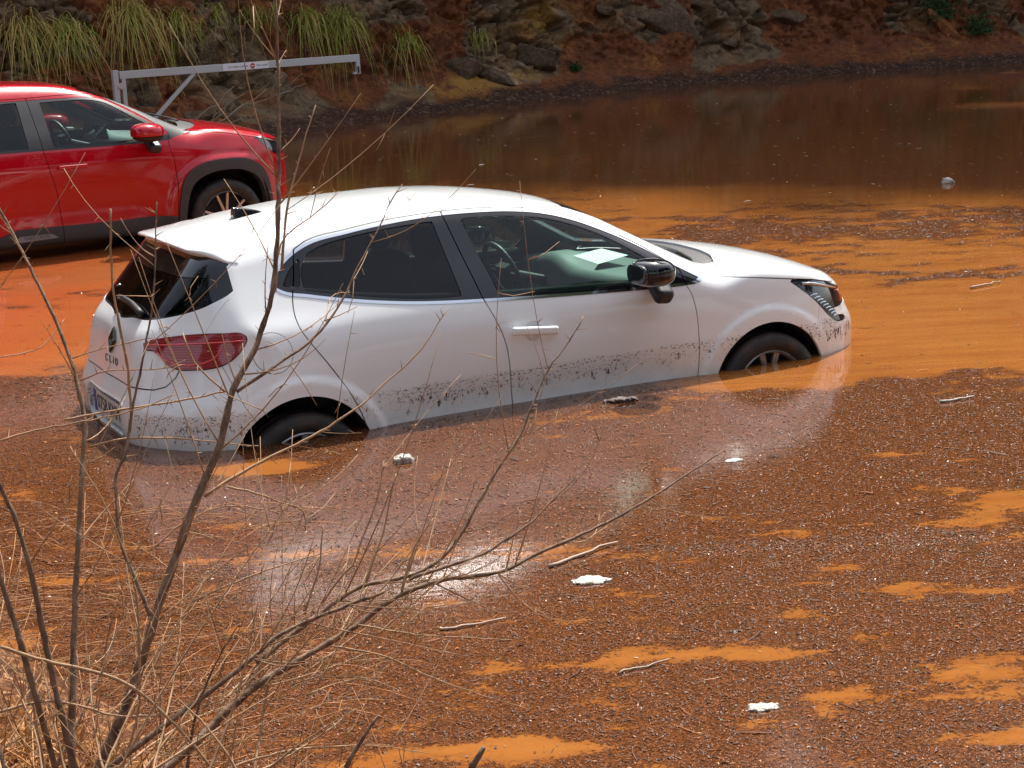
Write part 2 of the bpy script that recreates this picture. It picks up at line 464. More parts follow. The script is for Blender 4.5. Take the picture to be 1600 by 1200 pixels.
class Shell:
    """A skin that is cut into panels. P, T, label per triangle; nrm(P) gives the exact normal."""
    def __init__(s, F, lo, hi, h):
        s.F = F; s.P, s.T = nets(F, lo, hi, h); s.L = np.zeros(len(s.T), int); s.names = ['body']
        s.N = gnorm(F, s.P)
    def cutg(s, gf, sel):
        """cut triangles with mask sel(centroid, normal) along gf(P)=0, returns new side array (0 where not selected)"""
        C = s.P[s.T].mean(1); Nn = s.N[s.T].mean(1)
        m = sel(C, Nn)
        Ts = s.T[m]; Ls = s.L[m]
        g = gf(s.P)
        # carry labels through split by splitting each label set together
        P2, T2, side = split_l(s.P, Ts, g, Ls)
        T2, L2 = T2
        if len(P2) > len(s.P):
            s.N = np.vstack([s.N, gnorm(s.F, P2[len(s.P):])])
        s.P = P2
        s.T = np.vstack([s.T[~m], T2]); s.L = np.concatenate([s.L[~m], L2])
        return np.concatenate([np.zeros((~m).sum(), int), side])
    def panel(s, name, gf, sel, gap=.002, only=None):
        """label everything inside gf<0 as a panel, with a real gap round it"""
        new = len(s.names); s.names.append(name)
        sel2 = sel if only is None else sel
        if gap:
            sd = s.cutg(lambda P: gf(P)+gap, sel)
            ins = (sd == -1)
            sd2 = s.cutg_keep(lambda P: gf(P)-gap, sel, ins)
            s_in, s_mid = sd2
            ok = s_in & ((np.isin(s.L, only)) if only is not None else True)
            s.L[ok] = new
            okm = s_mid & ((np.isin(s.L, only)) if only is not None else True)
            s.L[okm] = -1
            kp = s.L != -1; s.T = s.T[kp]; s.L = s.L[kp]
        else:
            sd = s.cutg(gf, sel)
            ok = (sd == -1) & ((np.isin(s.L, only)) if only is not None else True)
            s.L[ok] = new
        return new
    def cutg_keep(s, gf, sel, ins):
        # mark insiders, cut the rest, report (inside, middle)
        mark = np.where(ins, 1, 0)
        Lb = s.L.copy(); s.L = s.L*2+mark
        sd = s.cutg(gf, lambda C, N: sel(C, N))
        mk = (s.L % 2) == 1; s.L = s.L//2
        return mk, (~mk) & (sd == -1)
    def take(s, k):
        P, T, u = compact(s.P, s.T[s.L == k])
        return P, T, s.N[u]

def split_l(P, T, g, L):
    g = np.where(np.abs(g) < 2e-5, 2e-5, g)
    s = g > 0
    if len(T) == 0: return P, (T, L), np.zeros(0, int)
    k = s[T].sum(1); keep = (k == 0) | (k == 3)
    A = T[keep]; sa = np.where(k[keep] == 3, 1, -1)
    if keep.all(): return P, (A, L[keep]), sa
    C = T[~keep]; kc = k[~keep]; sc = s[C]; Lc = L[~keep]
    li = np.where(kc == 1, sc.argmax(1), (~sc).argmax(1)); r = np.arange(len(C))
    a = C[r, li]; b = C[r, (li+1) % 3]; c = C[r, (li+2) % 3]
    key = lambda u, v: np.minimum(u, v).astype(np.int64)*10000000+np.maximum(u, v)
    uq, inv = np.unique(np.concatenate([key(a, b), key(a, c)]), return_inverse=True)
    u = uq//10000000; v = uq % 10000000; t = g[u]/(g[u]-g[v])
    NP = P[u]+(P[v]-P[u])*t[:, None]
    n0 = len(P); ab = n0+inv[:len(a)]; ac = n0+inv[len(a):]
    sl = np.where(kc == 1, 1, -1)
    return np.vstack([P, NP]), (np.vstack([A, np.c_[a, ab, ac], np.c_[ab, b, c], np.c_[ab, c, ac]]), np.concatenate([L[keep], Lc, Lc, Lc])), np.concatenate([sa, sl, -sl, -sl])

def bedges(T):
    """boundary edges, directed as in their triangle"""
    E = np.vstack([T[:, [0, 1]], T[:, [1, 2]], T[:, [2, 0]]])
    k = np.minimum(E[:, 0], E[:, 1]).astype(np.int64)*10000000+np.maximum(E[:, 0], E[:, 1])
    uq, inv, cnt = np.unique(k, return_inverse=True, return_counts=True)
    return E[cnt[inv] == 1]
# ---------------------------------------------------------------- white hatchback: shape functions (car frame: x forward from rear axle, y left, z up)
W_SIDE = Tab2([-.7, -.3, 0, .4, 1.0, 1.6, 2.1, 2.58, 3.0, 3.4],
              [.15, .30, .45, .60, .72, .85, .95, 1.05, 1.2, 1.36, 1.5],
 [[.80, .84, .855, .855, .84, .81, .76, .70, .61, .50, .40],
  [.83, .865, .88, .885, .882, .862, .82, .75, .65, .545, .45],
  [.84, .875, .885, .89, .885, .868, .835, .765, .665, .565, .47],
  [.82, .85, .862, .868, .868, .858, .83, .772, .675, .575, .48],
  [.81, .835, .850, .860, .862, .855, .825, .772, .675, .575, .49],
  [.81, .835, .850, .860, .862, .855, .825, .772, .68, .58, .50],
  [.83, .855, .868, .873, .870, .855, .825, .772, .68, .58, .50],
  [.84, .88, .888, .888, .877, .850, .81, .76, .68, .58, .50],
  [.83, .87, .876, .870, .850, .815, .77, .72, .66, .58, .50],
  [.80, .84, .840, .830, .810, .77, .72, .68, .62, .55, .50]])
W_TOP = Tab1([-.7, -.45, -.2, .1, .5, .9, 1.2, 1.5, 1.7, 1.9, 2.1, 2.3, 2.42, 2.6, 2.9, 3.15, 3.3, 3.42, 3.6],
             [1.315, 1.355, 1.385, 1.427, 1.458, 1.462, 1.446, 1.405, 1.352, 1.252, 1.150, 1.055, 1.014, .998, .948, .870, .785, .70, .5], h=.035)
W_CROWN = Tab1([-.6, -.2, .1, 1.2, 1.5, 1.75, 2.3, 2.5, 3.0, 3.4], [.09, .12, .09, .08, .11, .16, .16, .08, .09, .16])
W_XR = Tab1([.15, .30, .42, .52, .62, .68, .73, .80, .90, .97, 1.02, 1.10, 1.2, 1.3, 1.42], [-.61, -.69, -.725, -.745, -.745, -.73, -.71, -.695, -.675, -.65, -.61, -.55, -.465, -.385, -.26], h=.03)
W_CR = Tab2([0, .2, .4, .55, .65, .75, .82, .90, 1.0], [.3, .62, .74, .9, 1.1, 1.4],
 [[0, 0, 0, 0, 0, 0], [.008, .008, .008, .012, .012, .012], [.008, .008, .01, .012, .02, .03], [.05, .05, .055, .075, .08, .09],
  [.12, .12, .15, .185, .19, .19], [.20, .20, .25, .31, .30, .30], [.30, .30, .37, .44, .42, .42], [.5, .5, .55, .7, .7, .7], [.8, .8, .9, 1.1, 1.1, 1.1]], hx=.04, hz=.05)
W_XF = Tab1([.15, .30, .45, .55, .65, .75, .85, .95, 1.1], [3.36, 3.40, 3.42, 3.42, 3.375, 3.335, 3.27, 3.2, 3.0])
W_CF = Tab1([0, .2, .4, .55, .65, .75, .82, .90, 1.0], [0, .005, .03, .075, .13, .23, .34, .55, .9])
W_ARCH = ((-.02, .31, .357), (2.583, .31, .357))

def white_F(P):
    x, y, z = P[:, 0], P[:, 1], P[:, 2]; ay = np.sqrt(y*y+1e-6)
    side = W_SIDE(x, z)
    for cx, cz, R in W_ARCH:
        r = np.hypot(x-cx, z-cz)
        side = side+.016*(1-sstep(R+.055, R+.105, r))*sstep(-.05, .12, z)
    # hollow along the lower door and the shoulder crease above it
    dx = sstep(.35, .7, x)*(1-sstep(1.9, 2.15, x))
    side = side-.016*dx*np.exp(-((z-.50)/.10)**2)
    s = (ay-side)/1.08
    t = (z-(W_TOP(x)-W_CROWN(x)*ay*ay))/np.sqrt(1+.25*sstep(1.5, 1.9, x)*(1-sstep(2.3, 2.5, x)))
    k = .10-.05*sstep(2.2, 2.6, x)-.02*sstep(0, -.4, x)
    F = smax(s, t, np.maximum(k, .03))
    r = (W_XR(z)+W_CR(ay, z)-x)/np.sqrt(1+.9*sstep(.95, 1.05, z))
    F = smax(F, r, .05)
    f = x-(W_XF(z)-W_CF(ay))
    F = smax(F, f, .06)
    return smax(F, .16-z, .04)
# ---------------------------------------------------------------- red crossover: shape functions
R_SIDE = Tab2([-.8, -.4, 0, .6, 1.2, 1.8, 2.2, 2.56, 3.0, 3.4],
              [.18, .35, .55, .75, .90, 1.00, 1.10, 1.25, 1.42, 1.55],
 [[.78, .82, .84, .84, .82, .79, .74, .66, .57, .48],
  [.82, .86, .88, .885, .87, .84, .79, .71, .61, .52],
  [.82, .86, .88, .89, .88, .85, .805, .72, .62, .53],
  [.79, .835, .85, .865, .868, .85, .81, .73, .63, .54],
  [.79, .835, .85, .862, .868, .85, .81, .73, .63, .54],
  [.79, .84, .855, .867, .87, .85, .81, .73, .63, .54],
  [.82, .86, .875, .882, .875, .845, .80, .73, .63, .54],
  [.84, .875, .885, .888, .872, .83, .78, .72, .63, .54],
  [.83, .865, .875, .870, .845, .80, .75, .70, .62, .54],
  [.80, .84, .85, .835, .80, .75, .71, .66, .6, .52]])
R_TOP = Tab1([-.75, -.5, -.2, .3, .8, 1.2, 1.5, 1.7, 1.9, 2.1, 2.3, 2.45, 2.6, 2.9, 3.15, 3.3, 3.4, 3.55],
             [1.40, 1.47, 1.515, 1.56, 1.573, 1.555, 1.510, 1.44, 1.355, 1.262, 1.185, 1.155, 1.145, 1.10, 1.035, .97, .88, .6], h=.035)
R_CROWN = Tab1([-.6, 0, 1.2, 1.6, 2.3, 2.5, 3.4], [.12, .09, .09, .13, .15, .09, .12])
R_XR = Tab1([.18, .4, .6, .8, .95, 1.05, 1.2, 1.4, 1.55], [-.70, -.75, -.77, -.76, -.74, -.71, -.63, -.5, -.38])
R_CR = Tab1([0, .2, .4, .55, .65, .75, .82, .90, 1.0], [0, .005, .02, .06, .11, .20, .32, .6, .9])
R_XF = Tab1([.18, .35, .5, .65, .78, .88, .95, 1.05, 1.2], [3.32, 3.355, 3.375, 3.375, 3.37, 3.36, 3.32, 3.22, 3.0])
R_CF = Tab1([0, .2, .4, .55, .65, .75, .82, .90, 1.0], [0, .005, .03, .07, .12, .22, .34, .6, .95])
R_ARCH = ((0., .336, .405), (2.56, .336, .405))

def red_F(P):
    x, y, z = P[:, 0], P[:, 1], P[:, 2]; ay = np.sqrt(y*y+1e-6)
    side = R_SIDE(x, z)
    for cx, cz, R in R_ARCH:
        r = (np.abs(x-cx)**2.6+np.abs(z-cz)**2.6)**(1/2.6)
        side = side+.03*(1-sstep(R+.10, R+.17, r))*sstep(.0, .1, z)
    dx = sstep(.45, .8, x)*(1-sstep(1.7, 2.0, x))
    side = side-.018*dx*np.exp(-((z-.55)/.13)**2)
    s = (ay-side)/1.08
    t = (z-(R_TOP(x)-R_CROWN(x)*ay*ay))/np.sqrt(1+.25*sstep(1.5, 1.8, x)*(1-sstep(2.3, 2.5, x)))
    k = .10-.04*sstep(2.2, 2.6, x)
    F = smax(s, t, k)
    F = smax(F, (R_XR(z)+R_CR(ay)-x)/np.sqrt(1+.4*sstep(1., 1.1, z)), .06)
    F = smax(F, x-(R_XF(z)-R_CF(ay)), .06)
    return smax(F, .285-z, .03)
# ---------------------------------------------------------------- car building blocks
def emit(name, PTN, mat, parent, inset=0., depth=.014, side=0, shift=None):
    P, T, N = PTN
    if side:
        m = np.sign(P[T].mean(1)[:, 1]) == side
        T = T[m]; P, T, u = compact(P, T); N = N[u]
    if len(T) == 0: return None
    P = P-N*inset
    if shift is not None: P = P+np.array(shift)
    A = P; F = T; LN = [N[T].reshape(-1, 3)]
    if depth:
        E = bedges(T); n = len(P)
        A = np.vstack([P, P-N*depth])
        q = np.c_[E[:, 1], E[:, 0], E[:, 0]+n, E[:, 1]+n]
        t2 = np.vstack([q[:, [0, 1, 2]], q[:, [0, 2, 3]]])
        fn = np.cross(A[t2[:, 1]]-A[t2[:, 0]], A[t2[:, 2]]-A[t2[:, 0]]); fn /= np.maximum(np.linalg.norm(fn, axis=1, keepdims=True), 1e-12)
        F = np.vstack([T, t2]); LN.append(np.repeat(fn, 3, axis=0))
    ar = np.cross(A[F[:, 1]]-A[F[:, 0]], A[F[:, 2]]-A[F[:, 0]]); ok = np.linalg.norm(ar, axis=1) > 1e-12
    LN = np.vstack(LN).reshape(-1, 3, 3)[ok].reshape(-1, 3)
    return mesh_np(name, A, F[ok], mat, parent, loopN=LN)
def blob(name, F, lo, hi, h, mat, parent, it=5):
    P, T = nets(F, lo, hi, h, it)
    return mesh_np(name, P, T, mat, parent, N=gnorm(F, P))
def sdbox(P, c, d, r, M=None):
    """rounded box distance"""
    q = P-np.array(c)
    if M is not None: q = q@np.array(M)
    q = np.abs(q)-(np.array(d)/2-r)
    return np.linalg.norm(np.maximum(q, 0), axis=1)+np.minimum(q.max(1), 0)-r
def sdell(P, c, r, M=None, p=2.0):
    q = P-np.array(c)
    if M is not None: q = q@np.array(M)
    return ((np.abs(q/np.array(r))**p).sum(1)**(1/p)-1)*min(r)
def rotm(*e): return Euler([R(a) for a in e]).to_matrix()
def surf_y(F, x, z, sgn=-1):
    """y of the body side at x, z"""
    a, b = 0., 1.1
    for _ in range(30):
        c = (a+b)/2
        if F(np.array([[x, sgn*c, z]]))[0] < 0: a = c
        else: b = c
    return sgn*b
def surf_x(F, y, z, lo, hi):
    a, b = hi, lo            # a inside, b outside
    for _ in range(30):
        c = (a+b)/2
        if F(np.array([[c, y, z]]))[0] < 0: a = c
        else: b = c
    return b

M_TYRE = NT('tyre_rubber'); _o = M_TYRE.obj()
M_TYRE.p(Base__Color=M_TYRE.mix(M_TYRE.ramp(M_TYRE.noise(_o, 14, 5), [(.45, 0.), (.62, 1.)]), (.016, .015, .014), (.045, .028, .018)), Roughness=.62, Normal=M_TYRE.bump(M_TYRE.noise(_o, 60), .4, .004))
M_TYRE = M_TYRE.m
M_BLACK = simple('black_plastic', (.022, .022, .024), .5, bumps=(120, .15, .002))
M_GLOSSB = paint('gloss_black', (.008, .008, .010), rough=.12, drops=1.2)
M_WELL = simple('wheel_well_liner', (.012, .010, .009), .85)
M_RIM = NT('alloy_rim'); _o = M_RIM.obj()
M_RIM.p(Base__Color=M_RIM.mix(M_RIM.ramp(M_RIM.noise(_o, 22, 4), [(.5, 0.), (.7, 1.)]), (.42, .40, .38), (.20, .12, .07)), Metallic=.75, Roughness=.3); M_RIM = M_RIM.m
M_CHROME = simple('bright_trim', (.75, .76, .78), .12, 1.0)
M_RUBBER = simple('rubber_seal', (.012, .012, .012), .6)
M_LETTER = simple('dark_chrome_letters', (.10, .09, .08), .3, .8)

def wheel(parent, c, rad, wid, rim, sgn, spokes, style, flip=1, mats=None):
    """wheel with its outer face towards sgn*y"""
    mats = mats or (M_RIM, M_RIM)
    w = bpy.data.objects.new('wheel', None); link(w, parent); w.empty_display_size = .1
    cx, cy, cz = c
    h = wid/2
    pr = [(rim, -h*.85), (rim+.02, -h), (rad-.05, -h*1.02), (rad-.018, -h*.92), (rad-.002, -h*.7), (rad, -h*.35), (rad-.006, -h*.33), (rad-.006, -h*.29), (rad, -h*.27), (rad, h*.27), (rad-.006, h*.29), (rad-.006, h*.33), (rad, h*.35), (rad-.002, h*.7), (rad-.018, h*.92), (rad-.05, h*1.02), (rim+.02, h), (rim, h*.85)]
    MB().lathe(pr, c, 1, 64).build('tyre', M_TYRE, w, smooth=True)
    b = MB()
    yo = sgn*h*.82
    b.lathe([(rim+.003, -h*.8), (rim-.012, -h*.7), (rim-.02, 0), (rim-.012, h*.7), (rim+.003, h*.8)], c, 1, 64)
    b.lathe([(rim+.006, yo), (rim-.006, yo+sgn*.006), (rim-.016, yo-sgn*.004), (rim-.022, yo-sgn*.03)], c, 1, 64)
    b.lathe([(0, yo-sgn*.012), (.045, yo-sgn*.012), (.06, yo-sgn*.022), (.065, yo-sgn*.05)], c, 1, 32)
    b.build('rim', mats[0], w); b = MB()
    for k in range(spokes):
        a = 2*math.pi*k/spokes+style
        for da in ((-.17, .17) if flip else (0,)):
            d0 = np.array([math.cos(a+da*.9), 0, math.sin(a+da*.9)]); d1 = np.array([math.cos(a+da*1.35), 0, math.sin(a+da*1.35)])
            n0 = np.array([-d0[2], 0, d0[0]]); n1 = np.array([-d1[2], 0, d1[0]])
            p0 = np.array(c)+d0*.045+np.array([0, yo-sgn*.014, 0]); p1 = np.array(c)+d1*(rim-.012)+np.array([0, yo-sgn*.002, 0])
            w0, w1 = (.012, .017 if flip == 1 else .010)
            e = np.array([0, -sgn*.022, 0])
            v = [p0-n0*w0, p0+n0*w0, p1+n1*w1, p1-n1*w1]; v = v+[q+e for q in v]
            b.add(v, [(0, 1, 2, 3), (7, 6, 5, 4), (0, 4, 5, 1), (1, 5, 6, 2), (2, 6, 7, 3), (3, 7, 4, 0)])
    b.build('spokes', mats[1], w, bevel=.002)
    MB().lathe([(0, yo-sgn*.06), (rim-.015, yo-sgn*.06)], c, 1, 32).build('brake_disc', M_WELL, w)
    return w

def lining(sh, root, names, zmin, x0, x1, mat):
    ids = [i for i, n in enumerate(sh.names) if n in names]
    C = sh.P[sh.T].mean(1); m = np.isin(sh.L, ids) & (C[:, 2] > zmin) & (C[:, 0] > x0) & (C[:, 0] < x1)
    P, T, u = compact(sh.P, sh.T[m]); N = sh.N[u]
    mesh_np('interior_lining', P-N*.028, T[:, ::-1], mat, root, N=-N)
def sill_rail(F, root, xz, off=.040, r=.028):
    for s in (-1, 1):
        MB().tube([(x, surf_y(F, x, z, s)-s*off, z) for x, z in xz], r, 8).build('window_ledge', M_BLACK, root, smooth=True)
M_LINING = simple('interior_lining_grey', (.10, .10, .10), .8)

def cabin(root, F, seats_x, z0, wheelpos, dash_x, mat, belt, rear_x):
    """seats, steering wheel, dashboard seen through the windows"""
    for yy in (-.36, .36):
        b = bpy.data.objects.new('seat', None); link(b, root)
        x = seats_x
        blob('backrest', lambda P: sdbox(P, (x, yy, z0+.40), (.14, .48, .62), .06, rotm(0, -16, 0)), (x-.35, yy-.3, z0), (x+.35, yy+.3, z0+.8), .025, mat, b)
        blob('cushion', lambda P: sdbox(P, (x+.27, yy, z0+.05), (.50, .50, .16), .06), (x-.1, yy-.3, z0-.1), (x+.6, yy+.3, z0+.2), .025, mat, b)
        blob('headrest', lambda P: sdell(P, (x-.13, yy, z0+.80), (.06, .135, .095), rotm(0, -12, 0), 3.), (x-.3, yy-.2, z0+.6), (x+.05, yy+.2, z0+1.0), .015, mat, b)
        m = MB()
        for d in (-.05, .05): m.tube([(x-.10, yy+d, z0+.60), (x-.125, yy+d, z0+.76)], .006)
        m.build('headrest_post', M_CHROME, b)
    x = rear_x
    b = bpy.data.objects.new('rear_bench', None); link(b, root)
    blob('backrest', lambda P: sdbox(P, (x, 0, z0+.36), (.14, 1.2, .56), .06, rotm(0, -18, 0)), (x-.35, -.7, z0), (x+.35, .7, z0+.8), .03, mat, b)
    for yy in (-.36, .36):
        blob('headrest', lambda P: sdell(P, (x-.11, yy, z0+.70), (.05, .12, .075), None, 3.), (x-.25, yy-.2, z0+.5), (x+.05, yy+.2, z0+.9), .015, mat, b)
    # steering wheel
    wx, wy, wz, wr = wheelpos
    t = np.linspace(0, 2*math.pi, 33)[:-1]; Mx = np.array(rotm(0, -22, 0))
    ring = np.c_[np.zeros(32), np.cos(t)*wr, np.sin(t)*wr]@Mx.T+np.array([wx, wy, wz])
    m = MB(); m.tube(np.vstack([ring, ring[:1]]), .015, 8, cap=False)
    for a in (0, math.pi, -math.pi/2):
        e = np.array([0, math.cos(a)*wr, math.sin(a)*wr])@Mx.T+np.array([wx, wy, wz]); m.tube([(wx+.01, wy, wz), e], .014)
    m.box((wx+.01, wy, wz), (.05, .13, .10), (0, R(-22), 0)); m.tube([(wx, wy, wz), (wx+.35, wy, wz-.10)], .03)
    m.build('steering_wheel', M_BLACK, root, smooth=False)

def car_frame(root, loc, yaw, tx, ty):
    Mz = Matrix.Rotation(yaw, 3, 'Z'); Mx = Matrix.Rotation(tx, 3, 'X'); My = Matrix.Rotation(ty, 3, 'Y')
    root.rotation_euler = (Mz@Mx@My).to_euler(); root.location = loc

# ---------------------------------------------------------------- white hatchback
M_WHITE = paint('white_paint', (.84, .87, .87), rough=.30, dirt=(.44, .635))
M_WHITEC = paint('white_paint_clean', (.84, .87, .87), rough=.30)
M_GL_DARK = glass('dark_tinted_glass', (.34, .35, .36), .5)
M_GL_REAR = glass('rear_window_glass', (.12, .13, .13), .42)
M_GL_SIDE = glass('green_tinted_glass', (.60, .76, .70), .55)
M_SEAT = simple('dark_seat_fabric', (.035, .037, .040), .8)
M_DASH = simple('dashboard_plastic', (.16, .19, .185), .45)
M_RED = NT('red_lamp_lens'); _o = M_RED.obj(); _z = M_RED.sep(_o)
_l = M_RED.ramp(M_RED.math('FRACT', M_RED.math('MULTIPLY', _z[2], 85)), [(0, 0.), (.3, 1.), (.7, 1.), (1., 0.)])
M_RED.p(Base__Color=M_RED.mix(_l, (.24, .003, .008), (.30, .005, .012)), Roughness=.12, Coat__Weight=1., Coat__Roughness=.02, Normal=M_RED.bump(_l, .25, .004)); M_RED = M_RED.m
M_REDL = simple('red_lamp_bright', (.75, .06, .07), .15, coat=1.)
M_LAMP = simple('dark_lamp_housing', (.02, .022, .026), .08, .1, 1.0)
M_SILVER = simple('lamp_reflector', (.55, .57, .6), .15, .9)
M_AMBER = simple('amber_lens', (.55, .13, .03), .15, coat=1.)
M_PLATE = simple('plate_white', (.62, .62, .60), .35)
M_PBLUE = simple('plate_blue', (.01, .04, .35), .35)
M_PBLACK = simple('plate_ink', (.012, .012, .012), .4)
M_PAPER = simple('white_paper', (.95, .97, .97), .6)

DLO = smooth_poly([(-.045, 1.165, 1), (-.013, 1.208), (.062, 1.270), (.172, 1.319), (.376, 1.349), (.584, 1.369), (.894, 1.381), (1.066, 1.377), (1.274, 1.362), (1.445, 1.333), (1.575, 1.293), (1.734, 1.223), (1.921, 1.122), (2.068, 1.022), (2.205, .940, 1), (2.167, .930, 1), (2.067, .929), (1.786, .941), (1.335, .964), (.973, .987), (.789, 1.001), (.593, 1.021), (.344, 1.060), (.106, 1.110), (-.01, 1.140)], 5)
GL_R = smooth_poly([(.100, 1.128, 1), (.106, 1.207), (.160, 1.285, 1), (.234, 1.311), (.40, 1.336), (.576, 1.352), (.832, 1.362, 1), (.868, 1.014, 1), (.77, 1.018), (.596, 1.035), (.347, 1.078)], 4)
GL_F = smooth_poly([(.984, 1.359, 1), (1.12, 1.354), (1.264, 1.342), (1.40, 1.322), (1.545, 1.28), (1.70, 1.213), (1.85, 1.122), (1.99, 1.022, 1), (1.93, .953, 1), (1.70, .962), (1.339, .980), (1.062, 1.004, 1)], 4)
GL_Q = smooth_poly([(.002, 1.158, 1), (.045, 1.213), (.121, 1.276, 1), (.078, 1.142, 1)], 4)
DOOR_F = smooth_poly([(.973, .987, 1), (1.015, .883), (1.054, .768), (1.072, .621), (1.084, .45), (1.10, .25, 1), (2.09, .25, 1), (2.139, .438), (2.152, .57), (2.153, .67), (2.148, .783), (2.131, .873), (2.106, .931), (2.10, .995, 1), (1.93, 1.125), (1.74, 1.235), (1.58, 1.308), (1.45, 1.352), (1.27, 1.383), (1.066, 1.398), (.893, 1.402, 1), (.933, 1.189)], 5)
DOOR_R = smooth_poly([(.973, .987, 1), (.933, 1.189), (.893, 1.402, 1), (.584, 1.390), (.376, 1.370), (.172, 1.341), (.10, 1.31, 1), (.062, 1.18), (.028, 1.09), (.018, 1.02), (.024, .975), (.058, .906), (.121, .810), (.212, .662), (.29, .48), (.33, .25, 1), (1.10, .25, 1), (1.084, .45), (1.072, .621), (1.054, .768), (1.015, .883)], 5)
TAIL = smooth_poly([(-.146, .938), (-.10, .953), (-.02, .966), (.10, .976), (.225, .983), (.441, .985), (.557, .976), (.580, .960), (.553, .912), (.503, .872), (.445, .846), (.343, .830), (.237, .826), (.123, .829), (.05, .850), (.00, .888), (-.06, .912), (-.12, .916)], 4)
HEAD = smooth_poly([(1.900, .868, 1), (2.095, .842), (2.31, .803), (2.42, .775), (2.62, .755), (2.84, .745, 1), (2.86, .70, 1), (2.60, .675), (2.395, .668, 1), (2.26, .672, 1), (2.265, .648), (2.39, .615), (2.45, .592, 1), (2.33, .592), (2.24, .602), (2.17, .638), (2.09, .705), (2.00, .782)], 4)
REARG = smooth_poly([(0, 1.022), (.24, 1.026), (.414, 1.036), (.518, 1.052), (.612, 1.080), (.66, 1.112), (.680, 1.14), (.672, 1.175), (.655, 1.21), (.63, 1.255), (.60, 1.31, 1), (0, 1.33, 1)], 4)

def zs_hood(x): return np.interp(x, [2.2, 2.366, 2.54, 2.76, 2.915, 3.07, 3.2, 3.45], [.945, .925, .902, .868, .844, .805, .778, .765])
def w_cow(ay): return np.interp(ay, [0, .3, .45, .6, .7, .82], [2.55, 2.535, 2.505, 2.43, 2.39, 2.35])
def w_wsb(ay): return np.interp(ay, [0, .3, .5, .65], [2.43, 2.41, 2.36, 2.28])
def w_wsy(x): return np.interp(x, [1.5, 1.6, 1.9, 2.2, 2.45], [.50, .52, .575, .64, .68])

